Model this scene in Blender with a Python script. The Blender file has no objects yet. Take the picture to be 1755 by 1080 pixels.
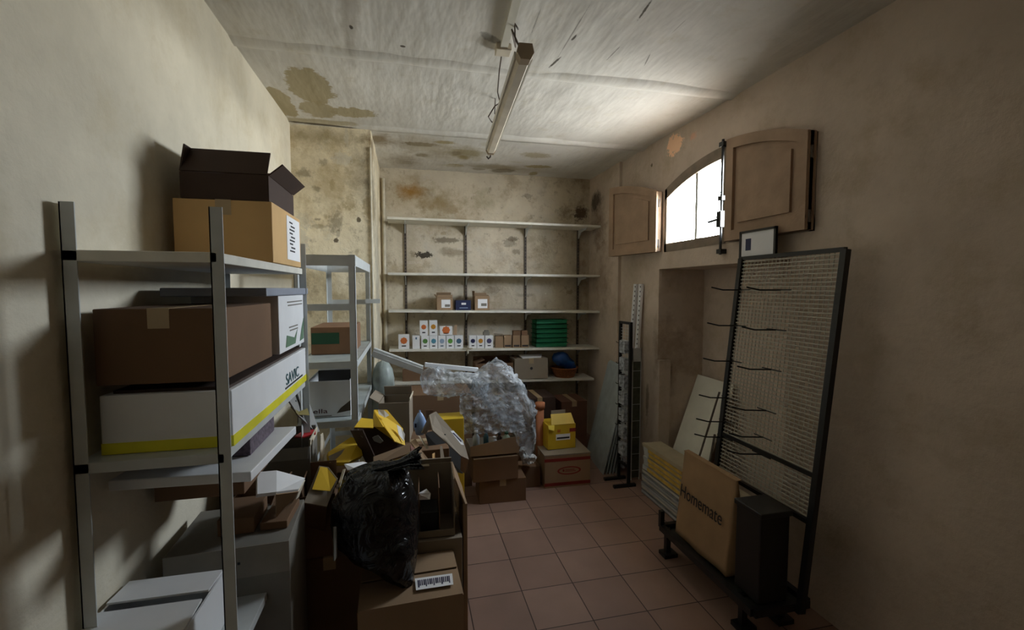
import bpy, bmesh, math, random
from mathutils import Vector, Matrix, noise
from math import pi, sin, cos, tan, atan, radians as rad
C = bpy.context.scene.collection
sc = bpy.context.scene
random.seed(5)
# ---------------------------------------------------------------- camera
FPX, CX, CY, EYE = 772.0, 877.5, 540.0, 1.6
PITCH = atan(45/FPX); YAW = atan(179.5*cos(PITCH)/FPX)
cd = bpy.data.cameras.new('camera'); cam = bpy.data.objects.new('camera', cd); C.objects.link(cam)
cd.sensor_fit = 'HORIZONTAL'; cd.sensor_width = 36; cd.lens = FPX/1755*36; cd.clip_start = .02
cam.location = (0, 0, EYE); cam.rotation_euler = (pi/2-PITCH, 0, -YAW)
sc.camera = cam
# ---------------------------------------------------------------- light
wd = bpy.data.worlds.new('daylight'); sc.world = wd; wd.use_nodes = True
nt = wd.node_tree; bg = nt.nodes['Background']
geo = nt.nodes.new('ShaderNodeTexCoord'); sx = nt.nodes.new('ShaderNodeSeparateXYZ')
cr = nt.nodes.new('ShaderNodeValToRGB')   # overcast sky above, sunlit pale street and facades below
mr = nt.nodes.new('ShaderNodeMapRange'); mr.inputs[1].default_value = -1; mr.inputs[2].default_value = 1
nt.links.new(geo.outputs['Generated'], sx.inputs[0]); nt.links.new(sx.outputs[2], mr.inputs[0]); nt.links.new(mr.outputs[0], cr.inputs[0])
cr.color_ramp.elements[0].color = (.4, .39, .38, 1); cr.color_ramp.elements[1].color = (.85, .92, 1.02, 1)
for q_, c_ in ((.3, (.62, .61, .59, 1)), (.46, (1.15, 1.14, 1.12, 1)), (.56, (1.12, 1.18, 1.27, 1))):
    e_ = cr.color_ramp.elements.new(q_); e_.color = c_
nt.links.new(cr.outputs[0], bg.inputs[0]); bg.inputs[1].default_value = 70
pl = bpy.data.lights.new('window_daylight', 'AREA'); pl.shape = 'RECTANGLE'; pl.size = .8; pl.size_y = .8; pl.cycles.is_portal = True
po = bpy.data.objects.new('window_daylight', pl); C.objects.link(po); po.location = (2.16, 2.8, 2.2); po.rotation_euler = (0, pi/2, 0)
sc.view_settings.view_transform = 'Standard'; sc.view_settings.look = 'None'; sc.view_settings.gamma = 1
sc.view_settings.use_curve_mapping = False; sc.view_settings.exposure = 0
sc.cycles.max_bounces = 12; sc.cycles.diffuse_bounces = 8; sc.cycles.transparent_max_bounces = 16
sc.cycles.use_denoising = True; sc.cycles.caustics_reflective = False; sc.cycles.caustics_refractive = False
# ---------------------------------------------------------------- measuring: a photo pixel and a known plane give a place in the room
_F = Vector((sin(YAW)*cos(PITCH), cos(YAW)*cos(PITCH), -sin(PITCH))); _R = Vector((cos(YAW), -sin(YAW), 0)); _U = _R.cross(_F)
EY = Vector((0, 0, EYE))
def ray(u, v): return _F*FPX + _R*(u-CX) + _U*(CY-v)
def pY(u, v, Y): d = ray(u, v); return EY + d*(Y/d.y)
def pX(u, v, X): d = ray(u, v); return EY + d*(X/d.x)
def pZ(u, v, Z): d = ray(u, v); return EY + d*((Z-EYE)/d.z)
XL, XR, YB, YP, ZC, XP, YF = -.79, 1.954, 4.6, 3.51, 2.772, -.247, -1.6
# ---------------------------------------------------------------- materials
def lin(c): return tuple((x/12.92 if x <= .04045 else ((x+.055)/1.055)**2.4) for x in [v/255 for v in c])
MATS = {}
def mat(name, rgb, rough=.8, metal=0, var=.12, vs=8, bump=0, bs=60, spec=.5, coat=0):
    if name in MATS: return MATS[name]
    m = bpy.data.materials.new(name); m.use_nodes = True; MATS[name] = m; n = m.node_tree.nodes; L = m.node_tree.links
    b = n['Principled BSDF']; b.inputs['Roughness'].default_value = rough; b.inputs['Metallic'].default_value = metal
    b.inputs['Specular IOR Level'].default_value = spec; b.inputs['Coat Weight'].default_value = coat
    c = lin(rgb); tc = n.new('ShaderNodeTexCoord'); t = n.new('ShaderNodeTexNoise'); t.inputs['Scale'].default_value = vs; t.inputs['Detail'].default_value = 4
    L.new(tc.outputs['Object'], t.inputs[0]); r = n.new('ShaderNodeValToRGB'); L.new(t.outputs[0], r.inputs[0])
    r.color_ramp.elements[0].position = .3; r.color_ramp.elements[1].position = .7
    r.color_ramp.elements[0].color = tuple(x*(1-var) for x in c)+(1,); r.color_ramp.elements[1].color = tuple(min(1, x*(1+var)) for x in c)+(1,)
    L.new(r.outputs[0], b.inputs['Base Color'])
    if bump:
        t2 = n.new('ShaderNodeTexNoise'); t2.inputs['Scale'].default_value = bs; t2.inputs['Detail'].default_value = 5; L.new(tc.outputs['Object'], t2.inputs[0])
        bp = n.new('ShaderNodeBump'); bp.inputs['Strength'].default_value = bump; bp.inputs['Distance'].default_value = .01
        L.new(t2.outputs[0], bp.inputs['Height']); L.new(bp.outputs[0], b.inputs['Normal'])
    return m
def plaster(name, rgb, stains=(), mott=(), bump=.5, bscale=5, stretch=(1, 1, 1), namp=2.2, bdet=8):
    """aged plaster; stains are shaped wear marks at real places: (centre, radii, rgb, strength, soft edge, turn about z)"""
    m = bpy.data.materials.new(name); m.use_nodes = True; n = m.node_tree.nodes; L = m.node_tree.links
    b = n['Principled BSDF']; b.inputs['Roughness'].default_value = .9; b.inputs['Specular IOR Level'].default_value = .2
    g = n.new('ShaderNodeNewGeometry'); P = g.outputs['Position']
    def nz(scale, det=6, rough=.6):
        t = n.new('ShaderNodeTexNoise'); t.inputs['Scale'].default_value = scale; t.inputs['Detail'].default_value = det; t.inputs['Roughness'].default_value = rough
        L.new(P, t.inputs[0]); return t
    def mix(a, fac, rgb2):
        x = n.new('ShaderNodeMix'); x.data_type = 'RGBA'; L.new(fac, x.inputs['Factor']); L.new(a, x.inputs['A']); x.inputs['B'].default_value = lin(rgb2)+(1,); return x.outputs['Result']
    t = nz(1.6, 8, .65); r = n.new('ShaderNodeValToRGB'); L.new(t.outputs[0], r.inputs[0]); c = lin(rgb)
    r.color_ramp.elements[0].position = .35; r.color_ramp.elements[1].position = .65
    r.color_ramp.elements[0].color = tuple(x*.86 for x in c)+(1,); r.color_ramp.elements[1].color = tuple(min(.95, x*1.08) for x in c)+(1,)
    col = r.outputs[0]
    for (sc_, lo, hi, rgb2, k) in mott:
        t = nz(sc_, 7, .7); q = n.new('ShaderNodeMapRange'); q.inputs[1].default_value = lo; q.inputs[2].default_value = hi; q.inputs[4].default_value = k
        L.new(t.outputs[0], q.inputs[0]); col = mix(col, q.outputs[0], rgb2)
    edges = {False: nz(9, 6, .7), True: nz(34, 5, .7)}
    for (cen, rad_, rgb2, k, soft, turn) in stains:
        s = n.new('ShaderNodeVectorMath'); s.operation = 'SUBTRACT'; L.new(P, s.inputs[0]); s.inputs[1].default_value = cen
        o = s.outputs[0]
        if turn:
            vr = n.new('ShaderNodeVectorRotate'); vr.rotation_type = 'Z_AXIS'; vr.inputs['Angle'].default_value = -turn; L.new(o, vr.inputs[0]); o = vr.outputs[0]
        d = n.new('ShaderNodeVectorMath'); d.operation = 'DIVIDE'; L.new(o, d.inputs[0]); d.inputs[1].default_value = rad_
        l = n.new('ShaderNodeVectorMath'); l.operation = 'LENGTH'; L.new(d.outputs[0], l.inputs[0])
        a = n.new('ShaderNodeMath'); a.operation = 'MULTIPLY_ADD'; edge = edges[sorted(rad_)[0 if min(rad_) < .1 else 1] < .1 and sorted(rad_)[1] < .19]; L.new(edge.outputs[0], a.inputs[0]); a.inputs[1].default_value = namp; L.new(l.outputs['Value'], a.inputs[2])
        q = n.new('ShaderNodeMapRange'); q.inputs[1].default_value = 1+namp/2; q.inputs[2].default_value = 1+namp/2-soft; q.inputs[3].default_value = 0; q.inputs[4].default_value = k
        L.new(a.outputs[0], q.inputs[0]); col = mix(col, q.outputs[0], rgb2)
    L.new(col, b.inputs['Base Color'])
    mp = n.new('ShaderNodeMapping'); mp.inputs['Scale'].default_value = stretch; L.new(P, mp.inputs[0])
    t2 = n.new('ShaderNodeTexNoise'); t2.inputs['Scale'].default_value = bscale; t2.inputs['Detail'].default_value = bdet; t2.inputs['Roughness'].default_value = .6; L.new(mp.outputs[0], t2.inputs[0])
    bp = n.new('ShaderNodeBump'); bp.inputs['Strength'].default_value = bump; bp.inputs['Distance'].default_value = .03
    L.new(t2.outputs[0], bp.inputs['Height']); L.new(bp.outputs[0], b.inputs['Normal'])
    return m
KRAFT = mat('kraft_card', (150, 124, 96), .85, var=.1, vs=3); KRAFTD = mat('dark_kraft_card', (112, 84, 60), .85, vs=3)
KRAFTG = mat('grey_kraft_card', (140, 128, 112), .85, vs=3); TAN = mat('tan_card', (208, 170, 116), .8, vs=3)
CUT = mat('card_edge', (205, 195, 175), .9); WHITE = mat('white_card', (225, 226, 228), .6, var=.04); PAPER = mat('white_paper', (238, 238, 240), .7, var=.03)
GREYC = mat('grey_card', (120, 116, 108), .8); DARKC = mat('black_card_and_shade', (34, 32, 30), .7); YEL = mat('yellow_card', (226, 186, 44), .55, var=.08, vs=6)
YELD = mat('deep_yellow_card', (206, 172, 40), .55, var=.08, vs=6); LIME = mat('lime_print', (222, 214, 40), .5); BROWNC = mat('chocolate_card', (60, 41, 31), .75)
INK = mat('black_ink', (28, 28, 32), .7); GREENP = mat('green_print', (28, 78, 52), .6); NAVY = mat('navy_card', (26, 36, 74), .5)
RED = mat('red_print', (130, 36, 28), .6); BLUEP = mat('blue_plastic', (24, 70, 132), .35, var=.3, vs=12)
METAL = mat('painted_grey_metal', (192, 196, 196), .45, var=.08, vs=12); SHELFW = mat('ivory_shelf_paint', (216, 213, 202), .5, var=.1, vs=14)
GALV = mat('galvanised_metal', (186, 196, 198), .45, metal=.25, var=.15, vs=10); BLACKM = mat('black_metal', (18, 18, 19), .45); RUST = mat('rusty_metal', (88, 76, 66), .6, var=.3, vs=30)
WOODP = mat('faded_brown_wood_paint', (158, 132, 108), .75, var=.14, vs=9, bump=.2); WOODG = mat('grey_brown_wood_paint', (128, 114, 98), .75, var=.18, vs=14, bump=.2)
PIPE = mat('pipe_paint', (196, 188, 168), .6, var=.15, vs=16); TROFF = mat('lamp_enamel', (204, 194, 176), .5, var=.12, vs=10); TROFFL = mat('lamp_white_enamel', (205, 202, 190), .45)
TERRA = mat('terracotta', (168, 106, 70), .8); WICKER = mat('wicker', (146, 86, 42), .7, var=.35, vs=60, bump=.6, bs=90); GREENT = mat('green_plastic', (20, 112, 74), .4, var=.15)
BOARD = mat('white_board', (226, 224, 210), .6, var=.06); OCHRE = mat('ochre_board_edge', (206, 172, 78), .6, var=.25, vs=20); BEIGEB = mat('beige_board', (176, 164, 138), .7)
# ---------------------------------------------------------------- mesh building, all in room coordinates
WM = {}
class MB:
    def __init__(s, M=None): s.v = []; s.f = []; s.mi = []; s.sm = []; s.M = M or Matrix()
    def add(s, vs, fs, mi=0, sm=False):
        k = len(s.v); s.v += [s.M @ Vector(p) for p in vs]; s.f += [[i+k for i in f] for f in fs]; s.mi += [mi]*len(fs); s.sm += [sm]*len(fs); return s
    def box(s, a, b, mi=0):
        x0, y0, z0 = a; x1, y1, z1 = b
        return s.add([(x0,y0,z0),(x1,y0,z0),(x1,y1,z0),(x0,y1,z0),(x0,y0,z1),(x1,y0,z1),(x1,y1,z1),(x0,y1,z1)],
                     [(0,3,2,1),(4,5,6,7),(0,1,5,4),(1,2,6,5),(2,3,7,6),(3,0,4,7)], mi)
    def pan(s, pts, th, mi=0):
        pts = [Vector(p) for p in pts]; n = Vector()
        for i in range(len(pts)): n += (pts[i]-pts[0]).cross(pts[(i+1) % len(pts)]-pts[0])
        n.normalize(); k = len(pts); o = [p+n*th/2 for p in pts]+[p-n*th/2 for p in pts]
        return s.add(o, [list(range(k)), list(range(2*k-1, k-1, -1))]+[[(i+1) % k, i, i+k, (i+1) % k+k] for i in range(k)], mi)
    def bar(s, a, b, w, h, up=(0, 0, 1), mi=0):
        a = Vector(a); b = Vector(b); d = (b-a).normalized(); u = Vector(up)
        if abs(d.dot(u)) > .95: u = Vector((0, 1, 0))
        x = d.cross(u).normalized()*w/2; y = x.cross(d).normalized()*h/2
        return s.add([a-x-y, a+x-y, a+x+y, a-x+y, b-x-y, b+x-y, b+x+y, b-x+y], [(3,2,1,0),(4,5,6,7),(0,1,5,4),(1,2,6,5),(2,3,7,6),(3,0,4,7)], mi)
    def tube(s, path, r, n=8, mi=0):
        path = [Vector(p) for p in path]; rr = r if isinstance(r, (list, tuple)) else [r]*len(path); vs = []; fs = []
        x = None
        for i, p in enumerate(path):
            d = (path[min(i+1, len(path)-1)]-path[max(i-1, 0)]).normalized()
            if x is None: x = d.orthogonal().normalized()
            else: x = (x-d*x.dot(d)).normalized()
            y = d.cross(x)
            vs += [p+(x*cos(t*2*pi/n)+y*sin(t*2*pi/n))*rr[i] for t in range(n)]
        for i in range(len(path)-1):
            for t in range(n): fs.append((i*n+t, i*n+(t+1) % n, (i+1)*n+(t+1) % n, (i+1)*n+t))
        k = (len(path)-1)*n; s.add(vs, fs, mi, True); 
        return s.add([v for v in vs[:n]]+[v for v in vs[k:]], [list(range(n-1, -1, -1)), list(range(n, 2*n))], mi)
    def lathe(s, c, prof, n=24, mi=0, sx=1, sy=1, sm=True):
        vs = []; fs = []
        for (r, z) in prof: vs += [(c[0]+r*sx*cos(t*2*pi/n), c[1]+r*sy*sin(t*2*pi/n), c[2]+z) for t in range(n)]
        for i in range(len(prof)-1):
            for t in range(n): fs.append((i*n+t, i*n+(t+1) % n, (i+1)*n+(t+1) % n, (i+1)*n+t))
        return s.add(vs, fs, mi, sm)
def setp(o, label=None, cat=None, group=None, kind=None):
    for k, v in (('label', label), ('category', cat), ('group', group), ('kind', kind)):
        if v: o[k] = v
    return o
SUB = {'label_print': 'label', 'barcode': 'label', 'base_band': 'carton', 'caption': 'carton', 'printed_mark': 'carton', 'dark_mark': 'panel', 'pouch_print': 'pouch', 'raised_panel': 'leaf',
       'pane': 'window_frame', 'emblem_lettering': 'oval_emblem', 'printed_line': 'body', 'lettering': 'bag', 'slots': 'upright'}
def part(name, mb, mats, parent=None, loc=None, bevel=0, label=None):
    """link the gathered shapes as one mesh object; a top-level mesh gets its origin at its base"""
    if not isinstance(mats, (list, tuple)): mats = [mats]
    if parent is not None: Mw = WM[parent.name]
    else:
        if loc is None:
            xs = [v.x for v in mb.v]; ys = [v.y for v in mb.v]; loc = ((min(xs)+max(xs))/2, (min(ys)+max(ys))/2, min(v.z for v in mb.v))
        Mw = Matrix.Translation(loc)
    inv = Mw.inverted(); me = bpy.data.meshes.new(name)
    me.from_pydata([inv @ v for v in mb.v], [], mb.f)
    for m in mats: me.materials.append(m)
    for p, mi, sm in zip(me.polygons, mb.mi, mb.sm): p.material_index = mi; p.use_smooth = sm
    me.update(); o = bpy.data.objects.new(name, me); C.objects.link(o)
    if parent is not None:
        host = parent
        if name in SUB:        # a mark on a part hangs one level deeper
            for c_ in parent.children:
                if c_.name.split('.')[0] == SUB[name]: host = c_
        o.parent = host
    else: o.matrix_world = Mw
    WM[o.name] = Mw
    if bevel:
        b = o.modifiers.new('bevel', 'BEVEL'); b.width = bevel; b.segments = 2; b.limit_method = 'ANGLE'
    if label: o['label'] = label
    return o
def thing(name, label, cat, M, group=None, kind=None):
    o = bpy.data.objects.new(name, None); o.empty_display_size = .05; C.objects.link(o)
    M = M if isinstance(M, Matrix) else Matrix.Translation(M)
    o.matrix_world = M; WM[o.name] = M; return setp(o, label, cat, group, kind)
def single(name, mb, mats, label, cat, group=None, bevel=0, kind=None): return setp(part(name, mb, mats, bevel=bevel), label, cat, group, kind)
def struct(name, mb, mats, bevel=0): return setp(part(name, mb, mats, loc=(0, 0, 0), bevel=bevel), kind='structure')
def frame(o, x, y=None, z=(0, 0, 1)):
    """matrix with origin o and orthonormal axes from x and z"""
    x = Vector(x).normalized(); z = Vector(z); y = z.cross(x).normalized(); z = x.cross(y)
    M = Matrix((x, y, z)).transposed().to_4x4(); M.translation = o; return M
def writing(name, s, size, M, m, parent, width=None):
    cu = bpy.data.curves.new(name, 'FONT'); cu.body = s; cu.size = size; cu.extrude = .0006
    to = bpy.data.objects.new('t', cu); C.objects.link(to); bpy.context.view_layer.update()
    me = bpy.data.meshes.new_from_object(to.evaluated_get(bpy.context.evaluated_depsgraph_get()))
    bpy.data.objects.remove(to)
    k = 1
    if width:
        xs = [v.co.x for v in me.vertices]; k = width/(max(xs)-min(xs))
    mb = MB(M); mb.add([(v.co.x*k, v.co.y, v.co.z) for v in me.vertices], [list(p.vertices) for p in me.polygons])
    return part(name, mb, m, parent)
def flap(mb, side, w, d, h, ang, ln, th, mi=0, inset=.004):
    a = rad(ang); c, s = cos(a)*ln, sin(a)*ln; i = inset
    if side == 'n': q = [(i,0,h),(w-i,0,h),(w-i,c,h+s),(i,c,h+s)]
    if side == 'f': q = [(i,d,h),(w-i,d,h),(w-i,d-c,h+s),(i,d-c,h+s)]
    if side == 'l': q = [(0,i,h),(0,d-i,h),(c,d-i,h+s),(c,i,h+s)]
    if side == 'r': q = [(w,i,h),(w,d-i,h),(w-c,d-i,h+s),(w-c,i,h+s)]
    mb.pan(q, th, mi)
def carton(name, label, cat, M, w, d, h, m=KRAFT, flaps=None, is_open=None, tape=None, group=None, inside=None, th=.005, near=None):
    """corrugated box in the frame M (origin at its near left bottom corner); flaps: side -> (angle, length[, material])"""
    root = thing(name, label, cat, M @ Matrix.Translation((w/2, d/2, 0)), group)
    b = MB(M); op = bool(flaps) if is_open is None else is_open
    if op:
        b.box((0,0,0),(w,d,th)); b.box((0,0,th),(th,d,h)); b.box((w-th,0,th),(w,d,h)); b.box((th,0,th),(w-th,th,near or h)); b.box((th,d-th,th),(w-th,d,h))
    else: b.box((0,0,0),(w,d,h))
    part('body', b, m, root, bevel=0 if op else .003)
    for sd, fl in (flaps or {}).items():
        f = MB(M); flap(f, sd, w, d, h+th/2, fl[0], fl[1], th); part('flap', f, fl[2] if len(fl) > 2 else m, root)
    if not op and tape is not None:
        t = MB(M)
        if tape == 'x': t.box((-.0008, d/2-.024, h-.05),(w+.0008, d/2+.024, h+.0012))
        else: t.box((w/2-.024, -.0008, h-.05),(w/2+.024, d+.0008, h+.0012))
        part('tape', t, mat('parcel_tape', (168, 146, 112), .3), root)
    return root
def front(u0, u1, vb, vt, Y, rz=0):
    """frame, width and height of an upright box whose near face spans these photo bounds at distance Y"""
    a = pY(u0, vb, Y); b = pY(u1, vb, Y); h = pY((u0+u1)/2, vt, Y).z-a.z
    M = Matrix.Translation((a.x, Y, a.z)) @ Matrix.Rotation(rz, 4, 'Z'); return M, b.x-a.x, h
# ================================================================ THE SETTING
# floor of square terracotta tiles
fm = bpy.data.materials.new('terracotta_tiles'); fm.use_nodes = True; n = fm.node_tree.nodes; L = fm.node_tree.links
g = n.new('ShaderNodeNewGeometry'); sb = n.new('ShaderNodeVectorMath'); sb.operation = 'SUBTRACT'; sb.inputs[1].default_value = (-.288+.286*0, 1.943-2.86, 0); L.new(g.outputs['Position'], sb.inputs[0])
br = n.new('ShaderNodeTexBrick'); L.new(sb.outputs[0], br.inputs[0]); br.offset = 0; br.inputs['Scale'].default_value = 1; br.inputs['Brick Width'].default_value = .286; br.inputs['Row Height'].default_value = .286
br.inputs['Mortar Size'].default_value = .003; br.inputs['Mortar Smooth'].default_value = .3; br.inputs['Bias'].default_value = 0
br.inputs['Color1'].default_value = lin((172, 140, 124))+(1,); br.inputs['Color2'].default_value = lin((156, 125, 110))+(1,); br.inputs['Mortar'].default_value = lin((66, 44, 36))+(1,)
tn = n.new('ShaderNodeTexNoise'); tn.inputs['Scale'].default_value = 3; tn.inputs['Detail'].default_value = 8; L.new(g.outputs['Position'], tn.inputs[0])
mx = n.new('ShaderNodeMix'); mx.data_type = 'RGBA'; mx.blend_type = 'MULTIPLY'; mx.inputs['Factor'].default_value = .5; L.new(br.outputs[0], mx.inputs['A']); L.new(tn.outputs[0], mx.inputs['B'])
L.new(mx.outputs['Result'], n['Principled BSDF'].inputs['Base Color']); n['Principled BSDF'].inputs['Roughness'].default_value = .6
bp = n.new('ShaderNodeBump'); bp.inputs['Strength'].default_value = .4; bp.inputs['Distance'].default_value = .002; bp.invert = True; L.new(br.outputs['Fac'], bp.inputs['Height']); L.new(bp.outputs[0], n['Principled BSDF'].inputs['Normal'])
struct('floor', MB().add([(XL-.1, YF, 0), (XR+.5, YF, 0), (XR+.5, YB+.1, 0), (XL-.1, YB+.1, 0)], [(0, 1, 2, 3)]), fm)
# ceiling
def cst(u, v, ru, rv, col, k, soft, turn=0):
    p = pZ(u, v, ZC); return (tuple(p), (ru, rv, .2), col, k, soft, turn)
OL = (172, 160, 128)
def crack(u0, v0, u1, v1, w, k=.9, col=(70, 62, 50)):
    a = pZ(u0, v0, ZC); b = pZ(u1, v1, ZC); d = b-a; c = (a+b)/2
    return (tuple(c), (d.length/2*1.0, w, .2), col, k, .35, math.atan2(d.y, d.x))
cstains = [cst(532, 150, .13, .26, OL, .95, .1), cst(545, 188, .12, .14, OL, .9, .12), cst(478, 176, .10, .24, OL, .95, .1), cst(604, 193, .15, .09, OL, .95, .1), cst(545, 208, .3, .05, OL, .8, .3),
    cst(600, 0, .05, .7, (132, 118, 100), .35, .6, .1), cst(648, 240, .14, .2, (132, 108, 62), .75, .7), cst(720, 245, .3, .25, (150, 134, 98), .6, .9), cst(800, 262, .2, .2, (146, 132, 84), .7, .6), cst(690, 275, .2, .25, (128, 112, 80), .6, .8), cst(845, 285, .35, .12, (140, 126, 94), .7, .6), cst(760, 262, .35, .3, (158, 142, 104), .55, .9), cst(900, 290, .4, .2, (150, 134, 98), .5, .9),
    cst(723, 266, 0.08, 0.07, (134, 120, 92), 0.68, 0.47), cst(795, 270, 0.06, 0.08, (154, 136, 84), 0.62, 0.46), cst(721, 247, 0.15, 0.06, (134, 120, 92), 0.70, 0.22), cst(885, 277, 0.08, 0.03, (196, 190, 172), 0.64, 0.42), cst(922, 285, 0.15, 0.06, (154, 136, 84), 0.79, 0.24), cst(763, 244, 0.10, 0.05, (154, 136, 84), 0.73, 0.46), cst(780, 283, 0.11, 0.07, (154, 136, 84), 0.68, 0.47), cst(861, 292, 0.14, 0.10, (116, 104, 80), 0.71, 0.30), cst(817, 272, 0.05, 0.08, (196, 190, 172), 0.59, 0.22), cst(914, 298, 0.05, 0.09, (154, 136, 84), 0.77, 0.21), cst(782, 263, 0.05, 0.07, (134, 120, 92), 0.61, 0.38), cst(820, 289, 0.07, 0.05, (134, 120, 92), 0.59, 0.22), cst(835, 248, 0.06, 0.06, (196, 190, 172), 0.55, 0.21), cst(919, 266, 0.16, 0.09, (154, 136, 84), 0.61, 0.46), cst(769, 283, 0.12, 0.04, (196, 190, 172), 0.63, 0.42), cst(723, 254, 0.16, 0.07, (196, 190, 172), 0.50, 0.32),
    crack(940, 115, 964, 95, .009), crack(978, 72, 990, 58, .008), crack(952, 104, 1018, 0, .004, .5), crack(1036, 108, 1068, 76, .004, .5), crack(1092, 38, 1118, 0, .007), crack(1103, 118, 1116, 92, .004, .6), crack(1150, 60, 1180, 30, .004, .3), crack(910, 60, 930, 10, .004, .4),
    crack(685, 78, 695, 80, .01), crack(600, 42, 604, 50, .01), crack(475, 204, 630, 219, .014, .85), crack(820, 55, 862, 75, .03, .5)]
cm = plaster('ceiling_plaster', (214, 211, 204), cstains, mott=[(7, .56, .7, (188, 178, 152), .35)], bump=.55, bscale=2.6, stretch=(2.4, .7, 1), namp=1.3, bdet=3.5)
mb = MB(); N = 60
xs = [XL-.05+(XR-XL+.1)*i/N for i in range(N+1)]; ys = [YF+(YB+.05-YF)*j/90 for j in range(91)]
mb.add([(x, y, ZC+.012*noise.noise(Vector((x*1.1, y*1.3, 3)))+.004*noise.noise(Vector((x*5, y*2.4, 1)))) for y in ys for x in xs],
       [(j*(N+1)+i, (j+1)*(N+1)+i, (j+1)*(N+1)+i+1, j*(N+1)+i+1) for j in range(90) for i in range(N)], 0, True)
struct('ceiling', mb, cm)
for k, y in ((1, 2.437), (2, 3.50), (3, 1.37), (4, .3)):
    t = MB(); n_ = 40
    prof = [(-.07, .02), (-.045, -.003), (0, -.012), (.03, -.014), (.036, .02)]
    vs = [(XL+(XR-XL)*i/n_, y+q[0]+.006*noise.noise(Vector((i*.3, k, 0))), ZC+q[1]+.003*noise.noise(Vector((i*.4, 5, k)))) for i in range(n_+1) for q in prof]
    t.add(vs, [(i*5+j, i*5+j+1, (i+1)*5+j+1, (i+1)*5+j) for i in range(n_) for j in range(4)], 0, True)
    struct('trim_%d' % k, t, cm)
# walls
def wst(u, v, ru, rv, col, k, soft, Y=YB):
    p = pY(u, v, Y); return (tuple(p), (ru, .5, rv), col, k, soft, 0)
DK = (92, 80, 62); OR = (150, 104, 36)
bst = [wst(703, 329, .17, .11, OR, 1.0, .9), wst(700, 335, .38, .22, (140, 118, 76), .6, 1.2), wst(755, 350, .3, .22, (134, 114, 72), .6, .9), wst(830, 345, .2, .15, (130, 120, 84), .5, .9),
    wst(995, 366, .10, .09, (62, 44, 32), .9, .5), wst(968, 366, .1, .08, (110, 90, 68), .6, .8), wst(727, 437, .085, .035, (58, 52, 44), .95, .25), wst(765, 412, .16, .035, DK, .7, .4), wst(780, 432, .2, .05, (120, 104, 80), .55, .5),
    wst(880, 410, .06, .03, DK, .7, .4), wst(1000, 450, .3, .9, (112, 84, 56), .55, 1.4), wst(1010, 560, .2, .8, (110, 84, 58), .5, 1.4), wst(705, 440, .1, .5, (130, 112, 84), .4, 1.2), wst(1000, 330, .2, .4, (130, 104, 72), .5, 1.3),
    wst(915, 511, 0.03, 0.05, (150, 132, 100), 0.38, 0.24), wst(990, 338, 0.04, 0.05, (208, 200, 186), 0.39, 0.27), wst(760, 400, 0.03, 0.02, (150, 132, 100), 0.43, 0.36), wst(809, 334, 0.03, 0.01, (208, 200, 186), 0.49, 0.21), wst(905, 336, 0.06, 0.03, (104, 90, 70), 0.44, 0.28), wst(996, 485, 0.10, 0.03, (150, 132, 100), 0.36, 0.34), wst(884, 432, 0.06, 0.03, (120, 106, 82), 0.56, 0.33), wst(899, 506, 0.10, 0.02, (120, 106, 82), 0.39, 0.21), wst(777, 360, 0.09, 0.05, (150, 132, 100), 0.57, 0.45), wst(844, 497, 0.10, 0.04, (120, 106, 82), 0.49, 0.27), wst(798, 427, 0.10, 0.02, (208, 200, 186), 0.61, 0.21), wst(707, 435, 0.03, 0.04, (120, 106, 82), 0.50, 0.41), wst(705, 450, 0.10, 0.02, (208, 200, 186), 0.40, 0.27), wst(873, 416, 0.08, 0.05, (104, 90, 70), 0.46, 0.27), wst(976, 501, 0.04, 0.03, (150, 132, 100), 0.62, 0.25), wst(834, 523, 0.04, 0.04, (208, 200, 186), 0.39, 0.35)]
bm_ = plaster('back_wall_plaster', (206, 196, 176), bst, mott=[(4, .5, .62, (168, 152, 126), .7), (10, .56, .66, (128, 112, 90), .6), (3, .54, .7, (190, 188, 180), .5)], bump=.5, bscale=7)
struct('wall_back', MB().add([(XP-.05, YB, 0), (XR+.1, YB, 0), (XR+.1, YB, ZC+.03), (XP-.05, YB, ZC+.03)], [(0, 1, 2, 3)]), bm_)
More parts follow.
